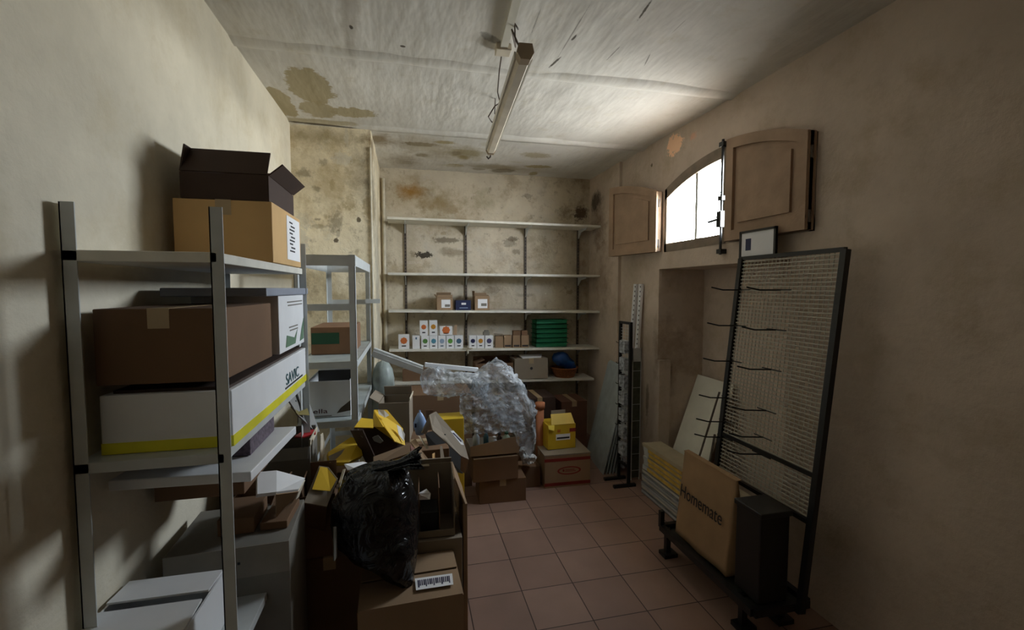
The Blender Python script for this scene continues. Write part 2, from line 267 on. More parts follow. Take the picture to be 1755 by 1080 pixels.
pst = [wst(u, v, a, b, c, k, s, YP) for (u, v, a, b, c, k, s) in [(545, 235, .35, .09, (150, 134, 96), .7, .9), (640, 245, .1, .1, (128, 100, 56), .8, .9), (620, 300, .13, .3, (120, 108, 86), .6, 1.0), (560, 300, .3, .25, (160, 142, 104), .5, 1.2),
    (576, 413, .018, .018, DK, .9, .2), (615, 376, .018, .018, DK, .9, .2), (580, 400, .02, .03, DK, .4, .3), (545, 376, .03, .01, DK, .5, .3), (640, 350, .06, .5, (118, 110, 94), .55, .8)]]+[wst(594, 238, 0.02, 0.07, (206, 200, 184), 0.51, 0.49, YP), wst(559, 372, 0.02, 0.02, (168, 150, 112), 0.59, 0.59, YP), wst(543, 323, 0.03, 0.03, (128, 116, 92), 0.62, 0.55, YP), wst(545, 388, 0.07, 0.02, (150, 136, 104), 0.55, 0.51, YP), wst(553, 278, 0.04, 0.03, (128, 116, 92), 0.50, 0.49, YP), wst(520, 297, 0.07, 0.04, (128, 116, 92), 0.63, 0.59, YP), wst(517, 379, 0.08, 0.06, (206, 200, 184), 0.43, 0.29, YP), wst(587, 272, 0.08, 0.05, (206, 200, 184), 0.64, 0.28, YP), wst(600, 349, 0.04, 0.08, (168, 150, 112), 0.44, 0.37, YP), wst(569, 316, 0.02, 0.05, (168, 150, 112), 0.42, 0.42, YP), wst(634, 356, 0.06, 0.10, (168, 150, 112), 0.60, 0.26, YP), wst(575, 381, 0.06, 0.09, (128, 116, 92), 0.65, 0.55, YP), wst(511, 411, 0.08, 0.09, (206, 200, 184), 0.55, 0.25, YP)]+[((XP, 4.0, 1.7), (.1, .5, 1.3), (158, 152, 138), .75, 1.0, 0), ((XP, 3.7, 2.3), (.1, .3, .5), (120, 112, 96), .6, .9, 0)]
pm = plaster('projection_plaster', (240, 228, 200), pst, mott=[(3.5, .48, .62, (196, 178, 140), .75), (9, .56, .66, (164, 148, 114), .55), (2.6, .55, .7, (206, 206, 196), .6)], bump=.5, bscale=6)
struct('wall_back_left', MB().add([(XL-.05, YP, 0), (XP, YP, 0), (XP, YP, ZC+.03), (XL-.05, YP, ZC+.03), (XP, YB+.02, 0), (XP, YB+.02, ZC+.03)], [(0, 1, 2, 3), (1, 4, 5, 2)]), pm)
lm = plaster('left_wall_plaster', (224, 216, 196), (), mott=[(3, .5, .7, (196, 182, 150), .5)], bump=.4)
struct('wall_left', MB().add([(XL, YF, 0), (XL, YP+.02, 0), (XL, YP+.02, ZC+.03), (XL, YF, ZC+.03)], [(0, 1, 2, 3)]), lm)
struct('wall_front', MB().add([(XL-.05, YF, 0), (XL-.05, YF, ZC+.03), (XR+.5, YF, ZC+.03), (XR+.5, YF, 0)], [(0, 1, 2, 3)]), lm)
# right wall with arched window and deep niche below it
W0, W1, WZ, WSP, WAP = 1.84, 3.172, 1.885, 2.362, 2.497
WC = (W0+W1)/2; HWD = (W1-W0)/2; RI = WAP-WSP; AR = (HWD**2+RI**2)/(2*RI)
def arch(y, inset=0): return WAP-AR+math.sqrt(max(0, (AR-inset)**2-(y-WC)**2))
N0, N1, NZ, ND = 1.98, 3.24, 1.755, 2.365
def rst(u, v, ry, rz, col, k, soft, X=XR):
    p = pX(u, v, X); return (tuple(p), (.5, ry, rz), col, k, soft, 0)
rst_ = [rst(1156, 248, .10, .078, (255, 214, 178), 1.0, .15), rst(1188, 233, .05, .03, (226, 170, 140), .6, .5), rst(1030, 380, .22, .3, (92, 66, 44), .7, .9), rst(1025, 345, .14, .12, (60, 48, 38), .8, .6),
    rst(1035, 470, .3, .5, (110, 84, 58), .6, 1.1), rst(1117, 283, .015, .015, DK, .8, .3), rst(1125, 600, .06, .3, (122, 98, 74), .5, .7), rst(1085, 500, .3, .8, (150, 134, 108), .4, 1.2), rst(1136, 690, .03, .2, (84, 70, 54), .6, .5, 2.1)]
rm = plaster('right_wall_plaster', (200, 184, 168), rst_, mott=[(4, .5, .7, (160, 142, 114), .5)], bump=.5, bscale=6)
w = MB(); T = ZC+.03; X = XR
def q(y0, z0, y1, z1): w.add([(X, y0, z0), (X, y0, z1), (X, y1, z1), (X, y1, z0)], [(0, 1, 2, 3)])
q(YF, 0, W0, T) if False else None
q(YF, 0, 1.84, T); q(1.84, 0, N0, NZ); q(1.84, NZ, 3.24, WZ) ; q(3.24, 0, YB+.02, WZ) ; q(3.172, WZ, YB+.02, T)
NA = 24
for i in range(NA):
    y0 = W0+(W1-W0)*i/NA; y1 = W0+(W1-W0)*(i+1)/NA
    w.add([(X, y0, arch(y0)), (X, y0, T), (X, y1, T), (X, y1, arch(y1))], [(0, 1, 2, 3)])
    w.add([(X, y0, arch(y0)), (X, y1, arch(y1)), (X+.16, y1, arch(y1)+.02), (X+.16, y0, arch(y0)+.02)], [(0, 1, 2, 3)])
w.add([(X, W0, WZ), (X, W1, WZ), (X+.16, W1, WZ-.01), (X+.16, W0, WZ-.01)], [(0, 1, 2, 3)])
w.add([(X, W1, WZ), (X, W1, WSP), (X+.16, W1, WSP+.02), (X+.16, W1, WZ)], [(0, 1, 2, 3)]); w.add([(X, W0, WZ), (X+.16, W0, WZ), (X+.16, W0, WSP+.02), (X, W0, WSP)], [(0, 1, 2, 3)])
w.add([(X, N0, 0), (X, N0, NZ), (ND, N0, NZ), (ND, N0, 0)], [(0, 1, 2, 3)]); w.add([(X, N1, 0), (ND, N1, 0), (ND, N1, NZ), (X, N1, NZ)], [(0, 1, 2, 3)])
w.add([(ND, N0, 0), (ND, N0, NZ), (ND, N1, NZ), (ND, N1, 0)], [(0, 1, 2, 3)]); w.add([(X, N0, NZ), (X, N1, NZ), (ND, N1, NZ), (ND, N0, NZ)], [(0, 1, 2, 3)])
w.box((X-.028, 3.9, 0), (X+.001, YB, ZC))       # shallow pier towards the back corner
w.box((X+.001, N1-.03, 0), (X+.10, N1+.001, 1.03))  # broken lower ledge of the niche
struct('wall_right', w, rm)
# ---- window: frame, two panes seen, centre post with bolt; the other half stands behind its closed shutter
win = thing('window_1', None, None, (XR+.02, WC, WZ), kind='structure')
f = MB(); fx0, fx1 = XR-.004, XR+.05; fw = .062
f.box((fx0, W0, WZ), (fx1, W1, WZ+fw)); f.box((fx0, W1-.03, WZ), (fx1, W1, WSP)); f.box((fx0, W0, WZ), (fx1, W0+.03, WSP)); f.box((fx0-.004, WC-.03, WZ), (fx1, WC+.015, WAP))
for i in range(NA):
    y0 = W0+(W1-W0)*i/NA; y1 = W0+(W1-W0)*(i+1)/NA
    vs = [(x, y, z) for (y) in (y0, y1) for (x, z) in ((fx0, arch(y)), (fx1, arch(y)), (fx1, arch(y, .075)), (fx0, arch(y, .075)))]
    f.add(vs, [(0, 4, 5, 1), (1, 5, 6, 2), (2, 6, 7, 3), (3, 7, 4, 0)])
part('window_frame', f, WOODG, win)
part('mullion', MB().box((fx0+.012, 2.781, WZ+fw), (fx1-.012, 2.807, arch(2.79, .05))), mat('white_glazing_bar', (200, 200, 196), .5), win)
gm = bpy.data.materials.new('window_glass'); gm.use_nodes = True; n = gm.node_tree.nodes; L = gm.node_tree.links
tr = n.new('ShaderNodeBsdfTransparent'); tr.inputs[0].default_value = (.93, .95, .95, 1); gl = n.new('ShaderNodeBsdfGlossy'); gl.inputs['Roughness'].default_value = .03
ms = n.new('ShaderNodeMixShader'); ms.inputs[0].default_value = .06; L.new(tr.outputs[0], ms.inputs[1]); L.new(gl.outputs[0], ms.inputs[2]); L.new(ms.outputs[0], n['Material Output'].inputs[0])
for (a, b) in ((WC+.015, 2.785), (2.803, W1-.03), (W0+.03, WC-.03)):
    p = MB(); pts = [(fx0+.025, a, WZ+fw), (fx0+.025, b, WZ+fw)]+[(fx0+.025, b+(a-b)*i/8, arch(b+(a-b)*i/8, .075)) for i in range(9)]
    p.pan(pts, .003); part('pane', p, gm, win)
b_ = MB(); bx = XR-.03; by = WC-.02
b_.tube([(bx, by, WZ-.07), (bx, by, WAP+.03)], .0085); 
for z in (WZ-.05, WZ+.28, WAP): b_.box((bx-.014, by-.02, z-.014), (bx+.03, by+.02, z+.014))
b_.box((bx-.02, by-.02, WZ+.1), (bx+.02, by+.02, WZ+.2)); b_.tube([(bx-.02, by, WZ+.15), (bx-.04, by+.07, WZ+.14)], .008)
part('bolt', b_, BLACKM, win)
def shutter(label, hinge_y, sgn, turn):
    """arched shutter leaf: hinge at hinge_y on the wall, sgn the direction in which it closes"""
    ln = .625 if turn else .575; M = Matrix.Translation((XR-.035, hinge_y, 0)) @ Matrix.Rotation(turn, 4, 'Z')
    root = thing('window_shutter', label, 'shutter', M @ Matrix.Translation((0, 0, WZ)), group='window shutters')
    top = lambda s: arch(hinge_y+sgn*s, 0)+.005; z0 = WZ+.005; K = 10
    def ring(s0, s1, zl, ins, x0, x1, mb):
        P_ = [(s0, zl), (s1, zl)]+[(s1+(s0-s1)*i/K, top(s1+(s0-s1)*i/K)-ins) for i in range(K+1)]
        k = len(P_); vs = [(x0, sgn*a, b) for a, b in P_]+[(x1, sgn*a, b) for a, b in P_]
        mb.add(vs, [list(range(k)), list(range(2*k-1, k-1, -1))]+[[i, (i+1) % k, (i+1) % k+k, i+k] for i in range(k)])
    m1 = MB(M); ring(0, ln, z0, 0, -.008, .012, m1); o = part('leaf', m1, WOODP, root)
    m2 = MB(M)
    for (a, b) in ((0, .06), (ln-.06, ln)): ring(a, b, z0, 0, -.027, .027, m2)
    m2.box((-.027, min(sgn*.06, sgn*(ln-.06)), z0), (.027, max(sgn*.06, sgn*(ln-.06)), z0+.06))
    for i in range(12):
        s0 = .06+(ln-.12)*i/12; s1 = .06+(ln-.12)*(i+1)/12
        m2.add([(x, sgn*s, z) for s in (s0, s1) for (x, z) in ((-.027, top(s)-.06), (-.027, top(s)), (.027, top(s)), (.027, top(s)-.06))], [(0, 4, 5, 1), (1, 5, 6, 2), (2, 6, 7, 3), (3, 7, 4, 0)])
    part('border', m2, WOODP, root)
    m3 = MB(M); ring(.1, ln-.1, z0+.1, .1, -.022, .022, m3); part('raised_panel', m3, WOODP, root)
    for z in (WZ+.07, WZ+.38):
        h = MB(M); h.tube([(0, 0, z-.03), (0, 0, z+.03)], .009); h.box((-.024, min(0, sgn*.05), z-.012), (-.02, max(0, sgn*.05), z+.012)); part('hinge', h, RUST, root)
shutter('pale brown arched shutter leaf swung open onto the wall', 3.20, -1, pi+rad(10))
shutter('shutter leaf standing closed over the right half of the window', 1.84, 1, 0)
# ================================================================ WALL SHELVING on the back wall
ups = [(695, .08), (798, .6), (900, 1.15), (990, 1.7)]
for i, (u, _) in enumerate(ups):
    x = pY(u, 450, YB).x; s = MB(); s.box((x-.012, YB-.014, .3), (x+.012, YB-.001, 2.24))
    for k in range(58): s.box((x-.005, YB-.0155, .34+k*.033), (x+.005, YB-.0135, .352+k*.033), 1)
    single('shelf_upright', s, [RUST, INK], ['slotted upright at the left end of the wall shelves', 'slotted upright second from the left behind the wall shelves', 'slotted upright second from the right behind the wall shelves', 'slotted upright at the right end beside the damp corner'][i], 'shelf upright', 'uprights of the wall shelving')
shz = [(2.235, 2.222, 1.925), (1.727, 1.72, 1.925), (1.381, 1.35, 1.925), (1.015, .972, 1.925), (.70, .655, 1.87)]
names = ['empty topmost ivory wall shelf below the orange stain', 'empty second wall shelf from the top', 'third wall shelf carrying three small boxes', 'fourth wall shelf carrying white tea boxes and green trays', 'lowest wall shelf holding a carton and a basket']
def zsh(i, x): a, b, xr = shz[i]; return a+(b-a)*(x+.17)/(2.1)+.022
for i, (za, zb, xr) in enumerate(shz):
    r = thing('wall_shelf', names[i], 'shelf', (.88, 4.45, (za+zb)/2), 'wall shelves on the back wall')
    x0 = -.172 if i < 4 else -.13
    s = MB(); s.add([(x0, 4.3, za), (xr, 4.3, zb), (xr, YB-.016, zb), (x0, YB-.016, za), (x0, 4.3, za+.022), (xr, 4.3, zb+.022), (xr, YB-.016, zb+.022), (x0, YB-.016, za+.022)],
          [(0, 3, 2, 1), (4, 5, 6, 7), (0, 1, 5, 4), (1, 2, 6, 5), (2, 3, 7, 6), (3, 0, 4, 7)]); part('board', s, SHELFW, r, bevel=.002)
    for u, _ in ups:
        x = pY(u, 450, YB).x; z = za+(zb-za)*(x+.17)/2.1
        b = MB(); b.add([(x-.004, YB-.016, z), (x-.004, 4.34, z), (x-.004, 4.36, z-.014), (x-.004, 4.5, z-.03), (x-.004, YB-.03, z-.085), (x-.004, YB-.016, z-.09)]+[(x+.004, YB-.016, z), (x+.004, 4.34, z), (x+.004, 4.36, z-.014), (x+.004, 4.5, z-.03), (x+.004, YB-.03, z-.085), (x+.004, YB-.016, z-.09)],
              [(0, 1, 2, 3, 4, 5), (11, 10, 9, 8, 7, 6)]+[(k, k+6, (k+1) % 6+6, (k+1) % 6) for k in range(6)]); part('bracket', b, METAL, r)
p = MB(); p.tube([(XP+.035, YB-.03, .02), (XP+.035, YB-.03, 2.66)], .016, 12)
for z in (.6, 1.5, 2.4): p.box((XP+.015, YB-.03, z-.01), (XP+.055, YB-.005, z+.01))
single('wall_pipe', p, PIPE, 'thin cream pipe running up the corner left of the wall shelves', 'pipe')
p = MB(); p.tube([(XP-.004, YP-.003, .02), (XP-.004, YP-.003, 2.63)], .0075, 8)
single('corner_bead', p, PIPE, 'pale vertical strip on the edge of the projecting wall', 'corner strip')
def mark(root, x, y, z, r, m, name='printed_mark', petals=8):
    b = MB()
    for k in range(petals):
        a = k*2*pi/petals; cx, cz = x+cos(a)*r*.62, z+sin(a)*r*.62
        b.add([(cx+r*.34*cos(t*pi/4), y, cz+r*.34*sin(t*pi/4)) for t in range(8)], [list(range(7, -1, -1))])
    b.add([(x+r*.55*cos(t*pi/5), y-.0004, z+r*.55*sin(t*pi/5)) for t in range(10)], [list(range(9, -1, -1))]); return part(name, b, m, root)
MK = {k: mat(k+'_mark', c, .6, var=.05) for k, c in dict(orange=(206, 110, 52), amber=(200, 140, 40), green=(92, 142, 72), teal=(84, 148, 172), pale=(150, 170, 196), lime=(96, 158, 60), slate=(72, 104, 128), navy=(34, 34, 76), violet=(74, 72, 110)).items()}
def tea(u0, u1, vb, vt, mk, label, zb=None, rz=0, YY=4.33):
    x0 = pY(u0, vb, YY).x; x1 = pY(u1, vb, YY).x; z = zb if zb is not None else zsh(3, (x0+x1)/2)
    h = pY(u0, vt, YY).z-z; w_ = x1-x0-.002
    r = thing('tea_box', label, 'small box', (x0+w_/2, YY+.035, z), 'small white printed boxes on the fourth shelf')
    part('carton', MB().box((x0, YY, z), (x0+w_, YY+.07, z+h)), WHITE, r, bevel=.0015)
    if mk: mark(r, x0+w_/2, YY-.001, z+h*.58, w_*.34, MK[mk])
    part('caption', MB().box((x0+w_*.3, YY-.0015, z+h*.17), (x0+w_*.7, YY-.0002, z+h*.25)) if mk else MB().box((x0+w_*.42, YY-.0015, z+h*.72), (x0+w_*.62, YY-.0002, z+h*.88)), MK['slate'] if mk in (None, 'pale') else INK, r)
    return z+h
tea(683, 702, 600, 574, 'orange', 'white box with orange flower mark standing at the left end of its row')
tea(707, 720, 600, 575.5, None, 'plain white narrow box with a tiny grey mark')
zt = tea(722, 736, 600, 575.5, 'green', 'white box with dull green flower mark under the stacked orange one')
tea(736.5, 750.5, 600, 575.5, 'teal', 'white box with light blue flower mark')
tea(751, 764.5, 600, 575.5, 'pale', 'white box with faint grey blue mark under the wide orange one')
tea(765, 779, 600, 575.5, 'lime', 'white box with bright green flower mark')
zt2 = tea(779.5, 794, 599.5, 575.5, 'slate', 'white box with slate blue flower mark at the end of the long row')
tea(804.5, 817, 598, 575.5, 'navy', 'white box with dark navy flower mark')
tea(817.5, 830.5, 598, 575.5, 'amber', 'white box with golden flower mark beside the navy one')
tea(831.5, 845.5, 598, 575.5, 'violet', 'white box with blue violet mark at the right end of its row')
tea(719.5, 733.5, 575, 550, 'orange', 'taller white box with orange mark stacked upon the row, left one', zb=zt)
tea(736, 750, 575, 549.5, 'amber', 'white box with amber mark stacked upon the row beside the orange one', zb=zt)
tea(754, 775.5, 575, 560, 'orange', 'wide white box with orange mark lying on the row', zb=zt)
M, w_, h_ = front(776.5, 783, 575, 557, 4.38); M.translation.z = zt2
single('paper_scrap', MB(M).pan([(0, 0, .002), (w_, .01, .002), (w_*1.1, .02, h_), (w_*.3, .015, h_*.9)], .002), KRAFT, 'torn scrap of card sticking up behind the wide orange box', 'card scrap')
M, w_, h_ = front(829, 839, 575, 565, 4.35); M.translation.z = zt2-.012
single('tea_sachets', MB(M).box((0, 0, 0), (w_, .05, h_*.7)).box((w_*.2, .01, h_*.7), (w_*.9, .04, h_)), GREYC, 'small grey packet lying on the violet marked box', 'packet')
z = zsh(3, .44)
s = MB(); c_ = pY(802, 600, 4.29); s.box((c_.x-.005, 4.286, c_.z-.035), (c_.x+.008, 4.294, c_.z+.04)); s.box((c_.x-.05, 4.286, c_.z+.012), (c_.x+.045, 4.294, c_.z+.02))
single('shelf_clip', s, PIPE, 'small cream cross shaped clip on the edge of the fourth shelf', 'clip')
for i, (u0, u1, vb, vt) in enumerate([(849, 863, 598, 576), (864, 877, 598, 575), (879, 892, 598, 575), (893.5, 907, 598, 575), (880, 893, 575, 567), (894, 905, 575, 567)]):
    YY = 4.34; x0 = pY(u0, vb, YY).x; x1 = pY(u1, vb, YY).x; z = zsh(3, x0) if i < 4 else ztop; h = pY(u0, vt, YY).z-z
    if i == 2: ztop = z+h
    r = thing('brown_packet', ['open kraft packet at the left of the brown ones, next to the white boxes', 'kraft packet with a dark base band, second in the brown row', 'kraft packet with a dark base band under a darker one', 'kraft packet at the right end beside the green trays', 'darker brown packet lying on the third kraft packet', 'darker brown packet lying on the right hand kraft packet'][i], 'packet', (x0, YY, z), 'brown kraft packets on the fourth shelf')
    part('carton', MB().box((x0, YY, z), (x1-.003, YY+.06, z+h)), KRAFT if i < 4 else KRAFTD, r, bevel=.0015)
    if 0 < i < 4: part('base_band', MB().box((x0+.008, YY-.001, z+.012), (x1-.011, YY, z+.028)), INK, r)
    if i == 0: part('lid', MB().pan([(x0-.003, YY, z+h+.012), (x1+.004, YY, z+h+.006), (x1+.004, YY+.06, z+h+.012), (x0-.003, YY+.06, z+h+.018)], .004), KRAFTG, r)
# green trays, six stacked
g0 = pY(917, 594, 4.36); g1 = pY(973, 594, 4.36)
zt = zsh(3, 1.4); hh = (pY(940, 548, 4.36).z-zt)/6
tl = ['bottommost', 'second lowest', 'third lowest', 'third from the top', 'second from the top', 'topmost']
for i in range(6):
    j = random.uniform(-.008, .008); x0 = g0.x+j; x1 = g1.x+j-.004*(i > 4); z0 = zt+i*hh
    t = MB(); t.box((x0+.01, 4.37, z0), (x1-.01, 4.53, z0+.006)); e = .004; zt_ = z0+hh-.006
    for (a, b) in (((x0+.01, 4.37), (x1-.01, 4.37+e)), ((x0+.01, 4.53-e), (x1-.01, 4.53)), ((x0+.01, 4.37), (x0+.014, 4.53)), ((x1-.014, 4.37), (x1-.01, 4.53))): t.box((a[0], a[1], z0), (b[0], b[1], zt_))
    t.box((x0-.002, 4.356, zt_-.003), (x1+.002, 4.372, zt_+.002)); t.box((x0-.002, 4.356, zt_-.003), (x0+.012, 4.54, zt_+.002)); t.box((x1-.012, 4.356, zt_-.003), (x1+.002, 4.54, zt_+.002)); t.box((x0, 4.528, zt_-.003), (x1, 4.542, zt_+.002))
    single('green_tray', t, GREENT, 'green plastic tray, %s of the stack on the shelf' % tl[i], 'tray', 'stacked green trays')
# third shelf boxes
def zb(i, M): M = M.copy(); M.translation.z = zsh(i, M.translation.x); return M
M, w_, h_ = front(749, 776, 530, 508, 4.33); M = zb(2, M)
r = carton('small_carton', 'open brown carton with a white label on the third shelf, left of the navy one', 'box', M, w_, .16, h_, KRAFT, {'n': (75, .02), 'f': (60, .05), 'l': (120, .03)})
part('label', MB(M).box((w_*.28, -.0015, h_*.18), (w_*.85, 0, h_*.82)), PAPER, r); part('label_print', MB(M).box((w_*.5, -.0022, h_*.25), (w_*.82, -.0016, h_*.45)), GREYC, r)
M, w_, h_ = front(781, 807, 531, 514, 4.33); M = zb(2, M)
r = carton('small_carton', 'navy blue box with white lettering on the third shelf', 'box', M, w_, .14, h_, NAVY)
part('emblem', MB(M).box((w_*.38, -.0015, h_*.55), (w_*.68, 0, h_*.75)), PAPER, r); part('lettering', MB(M).box((w_*.25, -.0015, h_*.2), (w_*.8, 0, h_*.27)), MK['pale'], r)
M, w_, h_ = front(814, 839, 530, 506, 4.33); M = zb(2, M)
r = carton('small_carton', 'brown carton with raised flap and white label, right of the navy box', 'box', M, w_, .16, h_, KRAFT, {'f': (88, .03), 'l': (92, .05), 'n': (8, .07)})
part('label', MB(M).box((w_*.2, -.0015, h_*.15), (w_*.85, 0, h_*.8)), PAPER, r); part('label_print', MB(M).box((w_*.42, -.0022, h_*.3), (w_*.8, -.0016, h_*.5)), GREYC, r)
# fifth shelf
M, w_, h_ = front(882, 939, 651, 613, 4.31); M = zb(4, M)
r = carton('closed_carton', 'greyish brown carton with a round print on the lowest shelf', 'box', M, w_, .22, h_-.01, KRAFTG, tape='y')
mark(r, M.translation.x+w_*.5, 4.3088, M.translation.z+h_*.5, .016, INK)
part('paper_top', MB(M).pan([(w_*.25, .01, h_-.006), (w_*.8, .01, h_-.004), (w_*.95, .15, h_+.01), (w_*.2, .15, h_+.012)], .004), PAPER, r)
M, w_, h_ = front(815, 880, 652, 618, 4.33); M = zb(4, M)
carton('open_carton', 'dark open carton on the lowest shelf, half behind the plastic film', 'box', M, w_, .2, h_*.85, KRAFTD, {'r': (130, .06), 'f': (70, .05), 'l': (20, .1)})
M, w_, h_ = front(690, 760, 658, 632, 4.36); M = zb(4, M)
carton('closed_carton', 'dim flat carton at the left end of the lowest shelf', 'box', M, w_, .16, h_*.8, KRAFTD, tape='x')
c_ = pY(967, 648, 4.43); cz = zsh(4, c_.x); 
r = thing('wicker_basket', 'round brown wicker basket at the right of the lowest shelf', 'basket', (c_.x, 4.43, cz))
bk = MB(); bk.lathe((c_.x, 4.43, cz), [(.001, .002), (.105, .002), (.135, .09), (.142, .095), (.130, .095), (.1, .01), (.001, .01)], 28); part('bowl', bk, WICKER, r)
rr_ = MB(); rr_.tube([(c_.x+.139*cos(a*pi/16), 4.43+.139*sin(a*pi/16), cz+.096) for a in range(33)], .007, 8); part('rim', rr_, WICKER, r)
def blob(pts, rads, nseg=28, nring=30, amp=.2, fr=9, seed=0, squash=(1, 1, 1)):
    """crumpled closed skin around a path"""
    pts = [Vector(p) for p in pts]; vs = []; fs = []; K = len(pts)-1
    def samp(t):
        t = min(t*K, K-1e-6); i = int(t); f_ = t-i; return pts[i].lerp(pts[i+1], f_), rads[i]+(rads[i+1]-rads[i])*(3*f_*f_-2*f_**3)
    for j in range(nring+1):
        t = j/nring; p, r_ = samp(t); d = (samp(min(1, t+.03))[0]-samp(max(0, t-.03))[0]).normalized()
        x = d.cross(Vector((0, 1, 0))).normalized(); y = d.cross(x)
        e = min(1, math.sqrt(max(0, 1-(abs(2*t-1))**8))+.12)
        for k in range(nseg):
            a = k*2*pi/nseg; dr = x*cos(a)+y*sin(a); q_ = Vector((p.x*fr+dr.x*1.3, p.y*fr+dr.y*1.3, p.z*fr+dr.z*1.3+seed))
            s_ = 1+amp*(noise.noise(q_)+.55*abs(noise.noise(q_*2.3))-.2+.3*noise.noise(q_*5))
            v = dr*r_*e*s_; vs.append(p+Vector((v.x*squash[0], v.y*squash[1], v.z*squash[2])))
    for j in range(nring):
        for k in range(nseg): fs.append((j*nseg+k, j*nseg+(k+1) % nseg, (j+1)*nseg+(k+1) % nseg, (j+1)*nseg+k))
    fs.append(list(range(nseg-1, -1, -1))); fs.append([nring*nseg+k for k in range(nseg)]); return vs, fs
vs, fs = blob([pY(946, 612, 4.42), pY(960, 614, 4.4), pY(975, 624, 4.4), pY(987, 633, 4.4)], [.05, .075, .06, .03], 20, 18, .35, 14)
single('blue_plastic_bag', MB().add(vs, fs, 0, True), BLUEP, 'crumpled blue plastic bag lying in the wicker basket', 'bag')
# ================================================================ LAMP
za = 2.45; a = pY(901, 88, 1.0); ka = (za-EYE)/(a.z-EYE); LA = EY+(a-EY)*ka; b = pY(841, 258, 1.0); kb = (za-EYE)/(b.z-EYE); LB = EY+(b-EY)*kb
d = (LB-LA).normalized(); M = frame(LA, d)
ln = (LB-LA).length
r = thing('strip_lamp', 'old white strip lamp hanging from the ceiling, without its tube', 'lamp', M)
s = MB(M); prof = [(-.022, .028), (.022, .028), (.028, 0), (.016, -.022), (-.016, -.022), (-.028, 0)]
vs = [(x, y, z) for x in (.03, ln) for (y, z) in prof]; s.add(vs, [(0, 1, 2, 3, 4, 5), (11, 10, 9, 8, 7, 6)]+[(k, k+6, (k+1) % 6+6, (k+1) % 6) for k in range(6)]); part('housing', s, TROFF, r)
s = MB(M); s.box((.05, -.034, -.004), (ln-.02, -.0275, .022)); s.box((.05, .0275, -.004), (ln-.02, .034, .022)); part('reflector_rim', s, TROFFL, r)
for x0 in (0, ln): 
    s = MB(M); s.add([(x0-.015*(x0 > 0)-.0, y*1.12, z*1.12-.002) for (y, z) in prof]+[(x0+.04*(x0 == 0)+.004, y*1.12, z*1.12-.002) for (y, z) in prof], [(5, 4, 3, 2, 1, 0), (6, 7, 8, 9, 10, 11)]+[(k, (k+1) % 6, (k+1) % 6+6, k+6) for k in range(6)]); part('end_cap', s, mat('brown_end_cap', (160, 142, 118), .6), r)
s = MB(M); s.tube([(ln+.0, 0, -.01), (ln+.012, 0, -.035), (ln+.02, .012, -.045), (ln+.025, .022, -.03)], .005, 8); part('hook', s, RUST, r)
s = MB(); top = pZ(882, 40, ZC-.01); s.tube([top, top+Vector((.004, 0, -.1)), LA+Vector((-.03, .09, .12)), M @ Vector((.08, 0, .034))], .0035, 6)
s.tube([pZ(876, 40, ZC), top, pZ(888, 50, ZC-.006)], .004, 6)
single('hanging_wire', s, RUST, 'dark wire holding the near end of the strip lamp', 'wire')
j = pZ(861, 86, ZC-.012); m_ = LA.lerp(LB, .48); e_ = M @ Vector((ln*.72, 0, .03)); 
s = MB(); s.tube([j, pY(856, 120, j.y+.12), pY(853, 158, j.y+.3), pY(857, 176, e_.y-.15), pY(848, 182, e_.y-.1), pY(837, 200, e_.y-.05), pY(842, 208, e_.y), e_], .0035, 6)
s.tube([pZ(826, 152, ZC), pY(846, 155, 2.9), pY(849, 163, 2.88), pY(848, 195, e_.y)], .003, 6)
single('lamp_cable', s, RUST, 'bent dark cable running from the junction box to the strip lamp', 'cable')
a = pZ(862, 84, ZC-.01); b = pZ(884, 0, ZC-.01); dd = (b-a); far = a+dd*4.2; far.y = max(far.y, YF+.05)
r = thing('cable_trunking', 'white cable trunking along the ceiling ending in a junction box', 'trunking', (a+far)/2+Vector((0, 0, -.02)))
part('channel', MB().bar(a+Vector((0, 0, 0)), a+dd*4.2, .035, .03), TROFFL, r); part('junction_box', MB().bar(a-dd.normalized()*.03, a+dd.normalized()*.04, .075, .045), TROFF, r, bevel=.004)
# ================================================================ WHITE METAL RACK beside the left wall
RX0, RX1, RY0, RY1, RZ = -.555, -.262, 2.46, 3.42, 1.775
r = thing('metal_rack', 'pale grey metal rack of angle posts standing before the projecting wall', 'rack', ((RX0+RX1)/2, (RY0+RY1)/2, 0))
for (x, y) in ((RX0, RY0), (RX1, RY0), (RX0, RY1), (RX1, RY1)):
    s = MB(); sx_ = 1 if x == RX0 else -1; sy_ = 1 if y == RY0 else -1
    s.box((min(x, x+sx_*.032), min(y, y+sy_*.003), 0), (max(x, x+sx_*.032), max(y, y+sy_*.003), RZ)); s.box((min(x, x+sx_*.003), min(y, y+sy_*.032), 0), (max(x, x+sx_*.003), max(y, y+sy_*.032), RZ))
    part('post', s, METAL, r)
tiers = [1.745, 1.505, 1.205, .893, .55, .12]
for i, z in enumerate(tiers):
    hgt = .055 if i == 0 else .034
    part('cross_rail', MB().box((RX0, RY0-.002, z-hgt/2), (RX1, RY0+.001, z+hgt/2)), METAL, r); part('cross_rail', MB().box((RX0, RY1-.001, z-hgt/2), (RX1, RY1+.002, z+hgt/2)), METAL, r)
    if i != 1:
        part('side_rail', MB().box((RX1-.001, RY0, z-hgt/2), (RX1+.002, RY1, z+hgt/2)), METAL, r); part('side_rail', MB().box((RX0-.002, RY0, z-hgt/2), (RX0+.001, RY1, z+hgt/2)), METAL, r)
    if i in (2, 3, 5): part('tray_shelf', MB().box((RX0+.004, RY0+.004, z+hgt/2-.006), (RX1-.004, RY1-.004, z+hgt/2-.002)), GALV, r)
